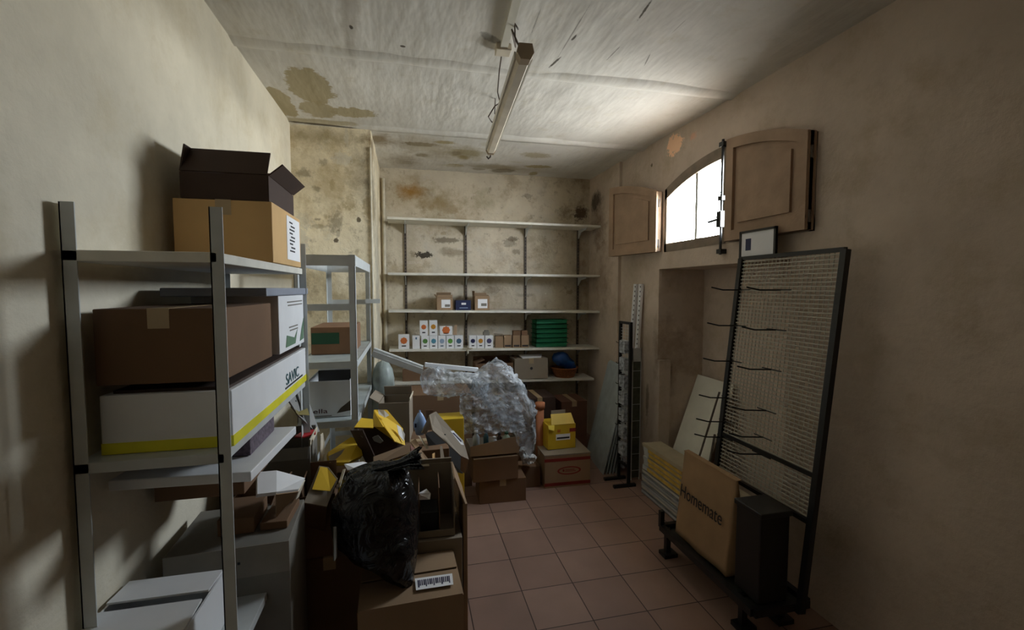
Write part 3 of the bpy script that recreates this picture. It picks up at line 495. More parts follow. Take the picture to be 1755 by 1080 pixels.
c_ = pY(640, 516, RY1); part('clamp', MB().bar((RX1-.03, RY1-.04, c_.z), (RX1+.07, RY1-.04, c_.z), .02, .03), METAL, r)
# boxes on the rack
M, w_, h_ = front(523, 598, 609, 557, 2.75); M.translation.z = 1.222; w_ = -.31-M.translation.x; M.translation.x = -.54; w_ = .232
r = carton('closed_carton', 'brown carton with a dark green label on the metal rack', 'box', M, w_, .4, .157, mat('red_brown_card', (132, 98, 72), .8), tape=None)
part('label', MB(M).box((.004, -.0015, .06), (w_*.66, 0, .125)), GREENP, r)
M = Matrix.Translation((-.530, 2.55, .911)); 
r = carton('open_carton', 'open white carton with dark red lettering on the metal rack', 'box', M, .222, .32, .195, WHITE, {'r': (95, .0), 'f': (80, .015)}, th=.004)
part('dark_sheet', MB(M).box((.006, .312, .12), (.216, .3155, .2)), DARKC, r)
writing('lettering', 'ella', .034, frame(M @ Vector((.03, -.001, .022)), (1, 0, 0), z=(0, -1, 0)), mat('dark_red_ink', (80, 28, 30), .6), r, width=.072)
part('printed_patch', MB(M).pan([(.15, -.001, .018), (.221, -.001, .03), (.221, -.001, .085), (.17, -.001, .045)], .001), mat('cocoa_print', (70, 58, 44), .7), r)
part('printed_base_line', MB(M).box((0, -.0012, .004), (.125, -.0002, .009)), GREYC, r)
# ================================================================ LEFT SHELVING UNIT with boxes
r = thing('shelving_unit', 'grey metal shelving unit along the left wall, stacked with boxes', 'shelving', (-.62, 1.7, 0))
for z in (1.69, 1.185, .62, .1):
    part('board', MB().box((-.775, 1.25, z-.026), (-.455, 2.2, z)), METAL if z < 1.6 else SHELFW, r, bevel=.002)
for x in (-.775, -.47):
    for y in (1.25, 2.16): part('post', MB().box((x, y-.02 if y > 2 else y, 0), (x+.003, y+.02 if y > 2 else y+.035, 1.8)).box((x, y+.017 if y > 2 else y, 0), (x+.03, y+.02 if y > 2 else y+.003, 1.8)), METAL, r)
xs_ = -.452
def sidebox(name, label, X1, y0, y1, z0, z1, dpt, m, **kw):
    """carton whose long side faces the room; local x runs away from the camera"""
    M = Matrix.Translation((X1-dpt, y0, z0)); return carton(name, label, 'box', M, dpt, y1-y0, z1-z0, m, **kw), M
r, M = sidebox('closed_carton', 'tan carton with a shipping label high on the left shelving', -.452, 1.72, 2.14, 1.692, 1.90, .3, TAN, tape='y')
part('label', MB().box((-.452, 1.91, 1.715), (-.4505, 2.12, 1.885)), PAPER, r)
s = MB()
for k in range(9):
    zz = 1.86-k*.014; y0 = 1.95+.02*(k % 3 == 1); s.box((-.4504, y0, zz), (-.4499, y0+.05+.03*((k*7) % 3)/2, zz+.006))
part('label_print', s, INK, r)
r, M = sidebox('open_carton', 'dark brown open box with sagging flaps on top of the tan carton', -.462, 1.73, 2.08, 1.903, 1.99, .27, BROWNC, flaps={'r': (140, .06), 'f': (100, .09), 'n': (60, .1), 'l': (80, .09)})
part('inner_box', MB(M).box((.1, .2, .02), (.24, .33, .11)), mat('grey_brown_card', (122, 104, 84), .8), r)
# white lidded printed box
x1 = -.455
r = thing('lidded_box', 'white printed box with a grey lid on the left shelving', 'box', (x1-.14, 2.0, 1.345))
part('body', MB().box((x1-.28, 1.78, 1.36), (x1, 2.2, 1.575)), WHITE, r, bevel=.003)
part('lid', MB().box((x1-.29, 1.6, 1.575), (x1+.012, 2.225, 1.603)), mat('grey_blue_lid', (140, 146, 160), .5), r, bevel=.004)
s = MB()
for k, zz in enumerate((1.545, 1.532, 1.445, 1.432)): s.box((x1, 1.9+.01*k, zz), (x1+.0012, 2.15 if k < 2 else 2.06, zz+.005))
part('lettering', s, GREYC, r)
s = MB(); s.pan([(x1+.0012, 1.86, 1.375), (x1+.0012, 2.01, 1.375), (x1+.0012, 2.05, 1.43), (x1+.0012, 2.0, 1.40), (x1+.0012, 1.88, 1.42)], .001); s.pan([(x1+.0012, 2.09, 1.375), (x1+.0012, 2.16, 1.38), (x1+.0012, 2.17, 1.47), (x1+.0012, 2.13, 1.43)], .001)
part('printed_picture', s, mat('grey_green_print', (92, 122, 96), .6), r)
r, M = sidebox('open_carton', 'brown carton in the dark end of the left shelving beside the lidded box', -.47, 1.3, 1.74, 1.36, 1.55, .28, KRAFTD, tape='y')
r = thing('printed_carton', 'white and yellow printed carton under the lidded box', 'box', (x1-.14, 1.95, 1.187))
part('body', MB().box((x1-.29, 1.3, 1.187), (x1+.004, 2.2, 1.335)), WHITE, r, bevel=.003)
part('yellow_band', MB().box((x1-.2905, 1.2995, 1.1865), (x1+.0055, 2.2005, 1.215)), LIME, r)
part('dark_top', MB().box((x1-.27, 1.32, 1.335), (x1-.01, 2.19, 1.343)), BROWNC, r)
writing('lettering', 'SAVIC', .06, frame(Vector((x1+.0055, 1.83, 1.235)), (0, 1, 0), z=(1, 0, 0)), mat('green_blue_ink', (58, 92, 96), .6), r, width=.2)
part('printed_line', MB().box((x1+.004, 1.82, 1.222), (x1+.0062, 2.1, 1.228)), INK, r)
# ================================================================ HEAP OF CARTONS on the left
Tr = Matrix.Translation
def RZ_(a): return Matrix.Rotation(rad(a), 4, 'Z')
def at(*p): return [pY(u, v, Y) for (u, v, Y) in p]
def sheet(name, label, cat, pts, m, th=.005, group=None, extra=()):
    """a bent or loose piece of board lying in the heap"""
    s = MB(); s.pan(at(*pts), th)
    o = single(name, s, m, label, cat, group)
    for (nm, pp, mm) in extra: part(nm, MB().pan(at(*pp), .001), mm, o)
    return o
# near box with the barcode label
M = Tr((-.19, 1.64, 0)) @ RZ_(2)
r = carton('shipping_carton', 'large brown carton nearest the camera with a white barcode label on top', 'box', M, .385, .30, .435, KRAFT, {'n': (2, .15), 'f': (3, .14)}, is_open=True)
c_ = [pZ(u, v, .452) for (u, v) in ((711, 992), (775, 983), (777, 1002), (713, 1012))]; part('label', MB().pan(c_, .001), PAPER, r)
s = MB()
for k in range(17):
    t0 = .06+k*.052; wd_ = .03 if k % 3 else .042; P_ = lambda a, b: c_[0].lerp(c_[1], a).lerp(c_[3].lerp(c_[2], a), b)
    s.pan([p+Vector((0, 0, .0012)) for p in (P_(t0, .2), P_(t0+wd_, .2), P_(t0+wd_, .68 if k % 4 else .82), P_(t0, .68 if k % 4 else .82))], .0005)
part('barcode', s, mat('barcode_ink', (60, 58, 82), .7), r)
s = MB()
for (x, z) in ((.1, .3), (.22, .32), (.1, .16), (.22, .17)): s.add([(M @ Vector((x+.006*cos(t*pi/4), -.001, z+.006*sin(t*pi/4)))) for t in range(8)], [list(range(8))])
part('punched_hole', s, INK, r)
# box behind it with the open tray on top
M = Tr((-.16, 1.96, 0)) @ RZ_(-1)
carton('closed_carton', 'tall brown carton behind the barcode box, facing the bare floor', 'box', M, .385, .52, .49, KRAFTG, tape='x')
M = Tr((-.155, 1.985, .493)) @ RZ_(-2)
r = carton('open_carton', 'open brown carton with a hanging side flap behind the black rubbish bag', 'box', M, .35, .2, .26, KRAFTG, {'f': (60, .03), 'r': (250, .14, KRAFT)}, near=.03)
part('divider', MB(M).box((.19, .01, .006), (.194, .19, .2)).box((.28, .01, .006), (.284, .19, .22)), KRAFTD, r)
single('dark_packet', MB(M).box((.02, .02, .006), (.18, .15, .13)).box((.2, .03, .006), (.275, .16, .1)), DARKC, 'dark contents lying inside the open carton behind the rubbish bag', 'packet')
sheet('paper_sheet', 'crumpled white paper lying in the open carton beside the rubbish bag', 'paper', [(712, 857, 2.06), (716, 846, 2.06), (731, 838, 2.08), (738, 846, 2.07), (737, 856, 2.05)], PAPER, .003)
M = Tr((.235, 2.0, 0)) @ RZ_(1)
r = carton('flattened_carton', 'thin folded carton standing upright at the edge of the heap by the floor', 'box', M, .02, .42, .62, KRAFT, tape=None)
M = Tr((.19, 2.02, .62))
# rubbish bag
out = [(797, 628, 682, .05), (806, 606, 697, .09), (822, 588, 706, .13), (850, 572, 713, .16), (880, 566, 718, .17), (905, 569, 719, .17), (920, 577, 719, .16), (935, 596, 718, .15), (952, 622, 716, .12), (974, 650, 713, .09), (990, 671, 710, .055), (1003, 689, 707, .02)]
vs = []; fs = []; NS = 44; NR = 44; YB_ = 1.85
for j in range(NR+1):
    t = j/NR*(len(out)-1); i = min(int(t), len(out)-2); f_ = t-i; A = out[i]; B = out[i+1]; g_ = [A[k]+(B[k]-A[k])*f_ for k in range(4)]
    yy = YB_-.10*max(0, (g_[0]-900)/104); a = pY(g_[1], g_[0], yy); b = pY(g_[2], g_[0], yy); c = (a+b)/2; hw = (b-a).length/2
    for k in range(NS):
        an = k*2*pi/NS; ca, sa = cos(an), sin(an)
        q_ = Vector((ca*2.6, sa*2.6, g_[0]*.018)); pl_ = .07*noise.noise(q_)+.06*abs(noise.noise(q_*2.1+Vector((3, 1, 2))))+.025*noise.noise(q_*5)
        top_ = max(0, 1-(g_[0]-797)/40); pl_ += top_*.22*sin(an*9+noise.noise(q_)*3)
        s_ = 1+pl_-.03; vs.append((c.x+ca*hw*s_, c.y+sa*g_[3]*s_, c.z+.012*noise.noise(q_*1.7)))
for j in range(NR):
    for k in range(NS): fs.append((j*NS+k, (j+1)*NS+k, (j+1)*NS+(k+1) % NS, j*NS+(k+1) % NS))
fs += [list(range(NS)), [NR*NS+k for k in range(NS-1, -1, -1)]]
bagm = bpy.data.materials.new('black_bin_liner'); bagm.use_nodes = True; n = bagm.node_tree.nodes; L = bagm.node_tree.links; b = n['Principled BSDF']
b.inputs['Base Color'].default_value = (.006, .006, .007, 1); b.inputs['Roughness'].default_value = .2; b.inputs['Specular IOR Level'].default_value = .5
tc = n.new('ShaderNodeTexCoord'); t1 = n.new('ShaderNodeTexNoise'); t1.inputs['Scale'].default_value = 9; t1.inputs['Detail'].default_value = 3; t1.inputs['Distortion'].default_value = 1.8; L.new(tc.outputs['Object'], t1.inputs[0])
bp = n.new('ShaderNodeBump'); bp.inputs['Strength'].default_value = .9; bp.inputs['Distance'].default_value = .028; L.new(t1.outputs[0], bp.inputs['Height']); L.new(bp.outputs[0], b.inputs['Normal'])
o = single('rubbish_bag', MB().add(vs, fs, 0, True), bagm, 'full black plastic rubbish bag leaning on the heap of boxes', 'rubbish bag')
pth = at((640, 806, 1.85), (655, 803, 1.84), (672, 799, 1.82), (690, 794, 1.81), (706, 789, 1.80), (718, 786, 1.80)); vs = []; fs = []; NS2 = 48
for j, p_ in enumerate(pth):
    R0 = [.055, .05, .032, .03, .045, .06][j]; d = (pth[min(j+1, 5)]-pth[max(j-1, 0)]).normalized(); x_ = Vector((0, 1, 0)); y_ = d.cross(x_)
    for k in range(NS2):
        an = k*2*pi/NS2; rr = R0*(1+(.16+.05*j)*sin(an*8+j*.5+2*noise.noise(Vector((cos(an), sin(an), j*.2))))); vs.append(p_+x_*cos(an)*rr*.9+y_*sin(an)*rr*.5+d*.03*noise.noise(Vector((cos(an)*3, sin(an)*3, j)))*(j/4))
for j in range(5):
    for k in range(NS2): fs.append((j*NS2+k, j*NS2+(k+1) % NS2, (j+1)*NS2+(k+1) % NS2, (j+1)*NS2+k))
part('gathered_mouth', MB().add(vs, fs, 0, True), bagm, o)
# filling of the heap
def dark_fill(x, y, z, w_, d_, h_, rz, m, label, **k): return carton('closed_carton', label, 'box', Tr((x, y, z)) @ RZ_(rz), w_, d_, h_, m, **k)
M, w_, h_ = front(455, 571, 1085, 925, 1.52, 0); M.translation.z = 0; top_ = pY(530, 930, 1.52).z
r = carton('closed_carton', 'tall grey carton at the lower left with a small hole and a label', 'box', Tr((-.735, 1.53, 0)) @ RZ_(3), .35, .3, top_, GREYC)
part('folded_band', MB(WM[r.name] @ Tr((-.175, -.15, 0))).box((0, -.003, top_-.10), (.35, 0, top_)), mat('light_grey_card', (138, 132, 122)), r)
part('flap_edge', MB().pan(at((572, 903, 1.62), (576, 903, 1.66), (577, 955, 1.66), (572, 962, 1.60)), .004), GREYC, r)
part('hole', MB(WM[r.name] @ Tr((-.175, -.15, 0))).box((.2, -.0045, top_-.055), (.208, -.003, top_-.047)), INK, r)
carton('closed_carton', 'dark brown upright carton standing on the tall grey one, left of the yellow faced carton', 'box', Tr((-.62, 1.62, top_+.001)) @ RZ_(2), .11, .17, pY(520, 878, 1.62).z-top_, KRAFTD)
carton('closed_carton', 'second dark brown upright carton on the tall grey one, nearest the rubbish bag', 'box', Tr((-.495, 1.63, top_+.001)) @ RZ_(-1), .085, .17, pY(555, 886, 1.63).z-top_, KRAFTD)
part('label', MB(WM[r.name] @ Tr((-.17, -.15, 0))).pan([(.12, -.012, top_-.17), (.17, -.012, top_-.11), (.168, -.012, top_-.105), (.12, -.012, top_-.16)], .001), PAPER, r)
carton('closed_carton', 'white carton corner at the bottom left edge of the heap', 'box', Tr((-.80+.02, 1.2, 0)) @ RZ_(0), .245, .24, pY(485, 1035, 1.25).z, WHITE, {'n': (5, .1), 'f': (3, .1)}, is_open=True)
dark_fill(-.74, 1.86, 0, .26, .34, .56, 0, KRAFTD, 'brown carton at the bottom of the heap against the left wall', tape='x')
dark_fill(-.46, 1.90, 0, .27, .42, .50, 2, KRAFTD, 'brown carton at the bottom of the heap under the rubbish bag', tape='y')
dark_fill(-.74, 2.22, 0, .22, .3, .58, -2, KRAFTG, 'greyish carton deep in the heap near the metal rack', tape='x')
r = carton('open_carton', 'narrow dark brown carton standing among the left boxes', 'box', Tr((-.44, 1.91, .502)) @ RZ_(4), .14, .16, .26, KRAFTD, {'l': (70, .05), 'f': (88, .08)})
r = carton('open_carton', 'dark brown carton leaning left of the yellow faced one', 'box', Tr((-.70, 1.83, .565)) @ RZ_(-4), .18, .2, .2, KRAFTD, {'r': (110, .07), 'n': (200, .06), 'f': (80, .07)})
# pale box at the left edge
M = Tr((-.735, 1.55, top_+.0)) @ RZ_(4)
c0 = at((440, 812, 1.72), (473, 809, 1.74), (522, 822, 1.80), (511, 841, 1.66), (473, 846, 1.60), (440, 850, 1.58))
o = single('folded_carton', MB().pan(c0, .012), WHITE, 'pale open carton lid jutting in from the left edge above the grey carton', 'box')
part('side_wall', MB().pan(at((511, 842, 1.66), (473, 847, 1.60), (473, 886, 1.66), (500, 862, 1.70)), .006), KRAFT, o); part('edge_strip', MB().pan(at((522, 823, 1.8), (511, 842, 1.665), (506, 856, 1.67), (511, 852, 1.78)), .005), CUT, o)
# yellow faced tilted box
o = sheet('display_carton', 'tilted carton with a half yellow half greyish face left of the rubbish bag', 'box', [(547, 799, 1.98), (562, 801, 1.98), (578, 822, 1.93), (560, 869, 1.85), (521, 862, 1.85)], KRAFTG, .006,
      extra=[('yellow_face', [(549, 800, 1.972), (561, 802, 1.972), (576.5, 822, 1.922), (566, 842, 1.885), (535, 839, 1.886)], YEL)])
part('side_panel', MB().pan(at((562, 801, 1.985), (578, 822, 1.935), (582, 836, 2.0), (570, 812, 2.05)), .005), CUT, o)
part('body', MB().pan(at((521, 862, 1.86), (560, 869, 1.86), (556, 930, 1.95), (524, 925, 1.95)), .006), KRAFTD, o)
# thin standing strips between bag and left boxes
sheet('card_strip', 'slanting pale card edge left of the rubbish bag top', 'card', [(588, 805, 2.0), (592, 804, 2.0), (583, 834, 1.95), (577, 838, 1.95)], CUT, .004)
# upper left: dark box with light edges, red item, white edge, patterned box
r = carton('open_carton', 'dark grey open carton with light upright edges below the metal rack', 'box', Tr((-.735, 2.05, .60)) @ RZ_(2), .315, .20, .315, GREYC, {'r': (92, .03, CUT), 'f': (80, .04), 'n': (250, .05)})
part('dark_sheet', MB(WM[r.name] @ Tr((-.1575, -.1, 0))).box((.006, -.002, .0), (.3, -.0005, .19)), BROWNC, r)  # dark brown sheet laid on the near face, imitating its shade
sheet('red_folder', 'flat red item lying on the dark grey carton', 'folder', [(505, 749, 2.16), (520, 739, 2.2), (541, 737, 2.22), (541, 744, 2.16), (520, 750, 2.14)], mat('red_card', (190, 50, 56), .5), .006)
sheet('card_strip', 'narrow upright pale card edge right of the dark grey carton', 'card', [(549, 746, 2.1), (553, 742, 2.14), (556, 760, 2.14), (553, 812, 2.12), (548, 818, 2.08)], CUT, .004)
o = sheet('card_flap_panel', 'large greyish open flap with a punched hole left of the white lettered carton', 'card', [(488, 677, 2.0), (516, 655, 2.3), (547, 740, 2.34), (541, 742, 2.3), (510, 712, 2.05)], mat('blue_grey_card', (140, 140, 138), .7), .006,
    extra=[('hole', [(504, 687, 2.1), (508, 686, 2.12), (508, 691, 2.12), (504, 692, 2.1)], INK)])
part('yellow_tint_edge', MB().pan(at((498, 697, 2.03), (510, 711, 2.046), (530, 712, 2.16), (526, 700, 2.16), (512, 706, 2.06)), .004), mat('olive_print', (128, 116, 60), .7), o)
sheet('card_strip', 'brown folded board above the greyish flap under the yellow banded carton', 'card', [(473, 655, 1.95), (488, 648, 2.1), (512, 655, 2.2), (500, 664, 2.0), (473, 690, 1.9)], KRAFTD, .005)
PAT = mat('patterned_grey_card', (96, 84, 96), .7, var=.5, vs=90); zq = pY(493, 736, 1.72).z
r = carton('patterned_box', 'box with a small dark purple pattern at the left edge', 'box', Tr((-.765, 1.47, zq)), .30, .25, pY(492, 697, 1.72).z-zq, PAT)
r = carton('white_tray', 'flat white carton whose pale edge slants below the patterned box', 'box', Tr((-.77, 1.36, zq-.03)) @ RZ_(-3), .345, .42, .028, WHITE)
carton('closed_carton', 'brown carton under the flat white one by the left wall', 'box', Tr((-.765, 1.56, zq-.155)), .25, .25, .122, KRAFTD, tape='x')
# yellow display tray thrown on top of the heap
Yc = 2.3
r = thing('display_tray', 'overturned yellow and brown display tray on top of the heap', 'display box', pY(648, 790, Yc))
part('body', MB().pan(at((601, 737, 2.16), (612, 732, 2.26), (656, 732, 2.3), (693, 766, 2.3), (681, 776, 2.28), (642, 792, 2.24), (628, 793, 2.2)), .006), BROWNC, r)
part('inner_wall', MB().pan(at((601, 738, 2.15), (628, 793, 2.19), (646, 790, 2.14), (622, 737, 2.10)), .005), BROWNC, r)
part('flap', MB().pan(at((639, 731, 2.28), (641, 703, 2.36), (663, 703, 2.38), (690, 735, 2.36), (694, 764, 2.27), (676, 757, 2.22), (658, 732, 2.2)), .005), YEL, r)
part('flap', MB().pan(at((607, 733, 2.2), (619, 717, 2.27), (639, 719, 2.27), (640, 734, 2.21)), .005), YEL, r)
part('torn_edge', MB().pan(at((648, 702, 2.33), (658, 703, 2.33), (667, 712, 2.33), (660, 716, 2.32), (649, 710, 2.32)), .004), PAPER, r)
part('torn_edge', MB().pan(at((680, 728, 2.3), (687, 733, 2.3), (694, 745, 2.28), (692, 757, 2.26), (683, 745, 2.27)), .004), PAPER, r)
part('front_panel', MB().pan(at((640, 783, 2.12), (702, 760, 2.2), (703, 776, 2.19), (640, 798, 2.10)), .006), KRAFT, r)
part('glint_strip', MB().pan(at((604, 735, 2.14), (614, 736, 2.13), (624, 748, 2.12), (621, 750, 2.12), (611, 739, 2.13)), .003), GREYC, r)
part('glint_strip', MB().pan(at((638, 750, 2.1), (648, 746, 2.1), (657, 756, 2.1), (652, 760, 2.1), (641, 756, 2.1)), .003), GREYC, r)
# support hidden in the heap so nothing floats
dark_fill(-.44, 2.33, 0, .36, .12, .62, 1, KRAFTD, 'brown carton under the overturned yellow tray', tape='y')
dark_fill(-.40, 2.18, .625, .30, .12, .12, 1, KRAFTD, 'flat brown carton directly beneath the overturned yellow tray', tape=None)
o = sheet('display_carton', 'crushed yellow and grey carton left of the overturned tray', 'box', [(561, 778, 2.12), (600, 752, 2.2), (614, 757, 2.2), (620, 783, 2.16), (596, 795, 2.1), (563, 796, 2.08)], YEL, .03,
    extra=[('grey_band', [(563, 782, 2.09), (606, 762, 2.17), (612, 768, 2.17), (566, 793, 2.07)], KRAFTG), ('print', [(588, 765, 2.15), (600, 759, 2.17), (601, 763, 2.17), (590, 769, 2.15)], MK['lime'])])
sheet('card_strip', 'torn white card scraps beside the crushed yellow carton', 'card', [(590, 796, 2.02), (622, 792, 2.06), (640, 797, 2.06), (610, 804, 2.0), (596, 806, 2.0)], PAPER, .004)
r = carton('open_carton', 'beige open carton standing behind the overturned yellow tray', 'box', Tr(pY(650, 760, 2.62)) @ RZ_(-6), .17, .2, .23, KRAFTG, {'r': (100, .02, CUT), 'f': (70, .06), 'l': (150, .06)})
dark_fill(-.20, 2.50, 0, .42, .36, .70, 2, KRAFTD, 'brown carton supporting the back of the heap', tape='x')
# light blue bottle
c_ = pY(720, 745, 2.55); r = thing('detergent_pouch', 'light blue pointed pouch sticking out of the heap', 'pouch', c_)
top_z = pY(720, 703, 2.55).z-c_.z
part('pouch', MB().lathe(c_, [(.001, 0), (.022, .0), (.034, top_z*.3), (.036, top_z*.5), (.024, top_z*.72), (.012, top_z*.88), (.006, top_z*.9), (.005, top_z)], 20, sy=.6), mat('light_blue_plastic', (150, 178, 222), .35), r)
part('pouch_print', MB().box((c_.x-.03, c_.y-.0225, c_.z+top_z*.35), (c_.x-.02, c_.y-.012, c_.z+top_z*.5)), NAVY, r)
# tilted carton with label
r = thing('tilted_carton', 'tilted grey brown open carton with a printed label, right side of the heap', 'box', pY(765, 790, 2.45))
part('rim_panel', MB().pan(at((735, 712, 2.42), (747, 706, 2.45), (795, 761, 2.42), (803, 788, 2.40), (790, 782, 2.36), (741, 738, 2.34)), .006), KRAFTG, r)
part('side_flap', MB().pan(at((747, 706, 2.455), (737, 711, 2.43), (722, 742, 2.5), (730, 744, 2.54)), .005), KRAFTG, r)
part('inner_wall', MB().pan(at((728, 742, 2.6), (747, 738, 2.62), (796, 778, 2.6), (793, 812, 2.55), (745, 800, 2.55)), .005), DARKC, r)  # black colour stands in for the shade inside this grey brown carton
part('bottom_wall', MB().pan(at((741, 739, 2.345), (790, 783, 2.365), (786, 826, 2.5), (744, 800, 2.54)), .004) if False else MB().pan(at((790, 783, 2.37), (803, 788, 2.41), (797, 812, 2.5), (789, 806, 2.5)), .004), KRAFT, r)
part('label', MB().pan(at((772, 739, 2.36), (777, 738, 2.37), (794, 756, 2.36), (795, 763, 2.352), (790, 762, 2.345)), .002), PAPER, r)
part('label_print', MB().pan(at((775, 742, 2.352), (778, 742, 2.355), (791, 756, 2.345), (790, 758, 2.343)), .001), MK['violet'], r)
part('hole', MB().pan(at((761, 744, 2.35), (764, 744, 2.355), (764, 746, 2.352), (762, 746, 2.35)), .002), INK, r)
sheet('card_strip', 'long pale card edge crossing the dark heap below the blue pouch', 'card', [(704, 758, 2.34), (712, 752, 2.36), (722, 772, 2.3), (742, 798, 2.2), (733, 800, 2.2), (718, 784, 2.26)], KRAFT, .005)
sheet('card_strip', 'second pale card edge lying deeper in the heap', 'card', [(716, 746, 2.44), (720, 748, 2.44), (735, 768, 2.4), (731, 770, 2.4)], CUT, .004)
sheet('card_strip', 'short upright tan card edge in the middle of the heap', 'card', [(741, 778, 2.2), (745, 776, 2.22), (746, 800, 2.18), (741, 801, 2.18)], TAN, .004)
sheet('card_strip', 'upright grey card strip at the right of the heap middle', 'card', [(754, 765, 2.3), (758, 765, 2.3), (764, 800, 2.2), (756, 801, 2.2)], KRAFTG, .004)
sheet('card_strip', 'crumpled reddish brown card by the overturned yellow tray', 'card', [(703, 762, 2.25), (712, 770, 2.25), (718, 788, 2.2), (708, 790, 2.2), (700, 780, 2.22)], mat('reddish_card', (120, 72, 54), .7), .005)
sheet('card_strip', 'horizontal pale card edge above the open carton', 'card', [(703, 797, 2.17), (735, 796, 2.17), (736, 799, 2.15), (703, 800, 2.15)], CUT, .004)
M, w_, h_ = front(752, 796, 858, 706, 3.0); M.translation.z = 0
carton('yellow_carton', 'tall dim yellow carton between the heap and the central brown stack', 'box', M, w_, .16, pY(775, 718, 3.0).z, YELD, tape=None)
sheet('card_strip', 'small grey brown flap beside the blue pouch', 'card', [(729, 703, 2.6), (742, 703, 2.6), (740, 722, 2.6), (733, 730, 2.6)], KRAFTD, .004)
# pale curved plastic behind the rack
c_ = pY(656, 700, 3.42)
r_b = (pY(675, 660, 3.42).x-pY(638, 660, 3.42).x)/2; ztop_ = pY(656, 617, 3.42).z
cx_ = c_.x+.006
single('foam_roll', MB().lathe((cx_, 3.42, .0), [(.001, 0), (r_b*1.1, .0), (r_b*1.12, ztop_*.5), (r_b*1.05, ztop_-.14), (r_b*.9, ztop_-.07), (r_b*.55, ztop_-.02), (.001, ztop_)], 24), mat('pale_green_plastic', (150, 160, 156), .4, var=.2, vs=18, bump=.3, bs=20), 'pale rounded plastic roll standing behind the metal rack', 'roll')
# cartons on the floor under the lowest shelf
M, w_, h_ = front(700, 797, 745, 675, 3.55); M.translation.z = 0
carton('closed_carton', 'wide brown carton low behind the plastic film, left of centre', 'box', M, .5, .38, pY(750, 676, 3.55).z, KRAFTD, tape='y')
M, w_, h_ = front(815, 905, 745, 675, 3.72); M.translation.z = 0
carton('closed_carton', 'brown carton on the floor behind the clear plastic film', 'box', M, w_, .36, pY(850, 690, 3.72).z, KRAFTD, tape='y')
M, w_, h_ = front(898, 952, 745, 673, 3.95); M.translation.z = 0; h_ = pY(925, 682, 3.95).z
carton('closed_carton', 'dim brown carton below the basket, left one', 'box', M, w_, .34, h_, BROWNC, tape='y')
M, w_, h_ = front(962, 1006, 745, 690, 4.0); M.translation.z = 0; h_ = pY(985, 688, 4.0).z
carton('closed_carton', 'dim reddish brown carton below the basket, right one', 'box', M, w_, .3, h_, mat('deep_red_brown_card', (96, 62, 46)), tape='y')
# roll of orange brown paper
c_ = pY(925, 800, 3.62); zt_ = pY(925, 690, 3.62).z
r = thing('cardboard_tube', 'orange brown cardboard tube with a wide cap standing behind the yellow box', 'tube', (c_.x, 3.62, 0))
part('tube', MB().lathe((c_.x, 3.62, 0), [(.001, 0), (.034, 0), (.034, zt_-.05), (.001, zt_-.05)], 20), TERRA, r); part('cap', MB().lathe((c_.x, 3.62, zt_-.05), [(.001, 0), (.042, 0), (.042, .05), (.001, .05)], 20), TERRA, r)
# ================================================================ CENTRE
M = Tr((.50, 3.225, 0)) @ RZ_(-2)
carton('closed_carton', 'lower brown carton of the pair standing on the tiles in the centre', 'box', M, .355, .25, .178, KRAFTD, tape='y')
M = Tr((.452, 3.20, .181)) @ RZ_(1.5)
carton('closed_carton', 'upper brown carton of the central pair with a slightly lifted lid', 'box', M, .34, .26, .168, KRAFTD, {'n': (6, .12, KRAFT), 'f': (3, .12, KRAFT)}, is_open=True)
M = Tr((.432, 3.215, .372)) @ RZ_(1)
r = carton('open_carton', 'open brown carton of bottles topping the central stack', 'box', M, .37, .2, .07, KRAFTG, {'r': (80, .05)}, is_open=True)
part('raised_front', MB(M).pan([(0, -.002, .0), (.37, -.002, .0), (.37, -.002, .125), (.28, -.002, .118), (.14, -.002, .095), (0, -.002, .075)], .004), KRAFT, r)
for i, (u, v0, v1, m_, lb) in enumerate([(816, 738, 762, mat('frosted_glass', (196, 206, 210), .3), 'white capped bottle at the left of the open carton'), (833, 737, 762, mat('teal_glass', (70, 104, 112), .25), 'teal bottle next to the white capped one'),
        (847, 748, 765, PAPER, 'small white jar in the middle of the open carton'), (868, 740, 760, mat('pale_green_label', (182, 200, 178), .5), 'pale green jar at the right of the open carton'), (856, 744, 765, BROWNC, 'small brown jar behind the white one')]):
    c_ = pY(u, 770, 3.30+.03*(i == 4)); z0 = .378; zt_ = pY(u, v0, 3.3).z; rr = .026 if i in (0, 3) else .02
    r = thing('bottle', lb, 'bottle', (c_.x, c_.y, z0), 'bottles in the open carton'); hh_ = zt_-z0
    part('glass', MB().lathe((c_.x, c_.y, z0), [(.001, 0), (rr, 0), (rr, hh_*.7), (rr*.5, hh_*.82), (rr*.5, hh_*.88), (.001, hh_*.88)], 16), m_, r)
    part('cap', MB().lathe((c_.x, c_.y, z0+hh_*.88), [(.001, 0), (rr*.6, 0), (rr*.6, hh_*.12), (.001, hh_*.12)], 16), [PAPER, NAVY, PAPER, GREENP, INK][i], r)
# little box with white scrap between stack and red striped box
M, w_, h_ = front(891, 926, 838, 797, 3.42); M.translation.z = 0
r = carton('small_carton', 'small dark brown carton between the central stack and the red striped box', 'box', M, w_, .14, .17, KRAFTD)
vs, fs = blob(at((893, 772, 3.44), (903, 782, 3.44), (912, 795, 3.44)), [.02, .04, .03], 18, 16, .6, 25, 9)
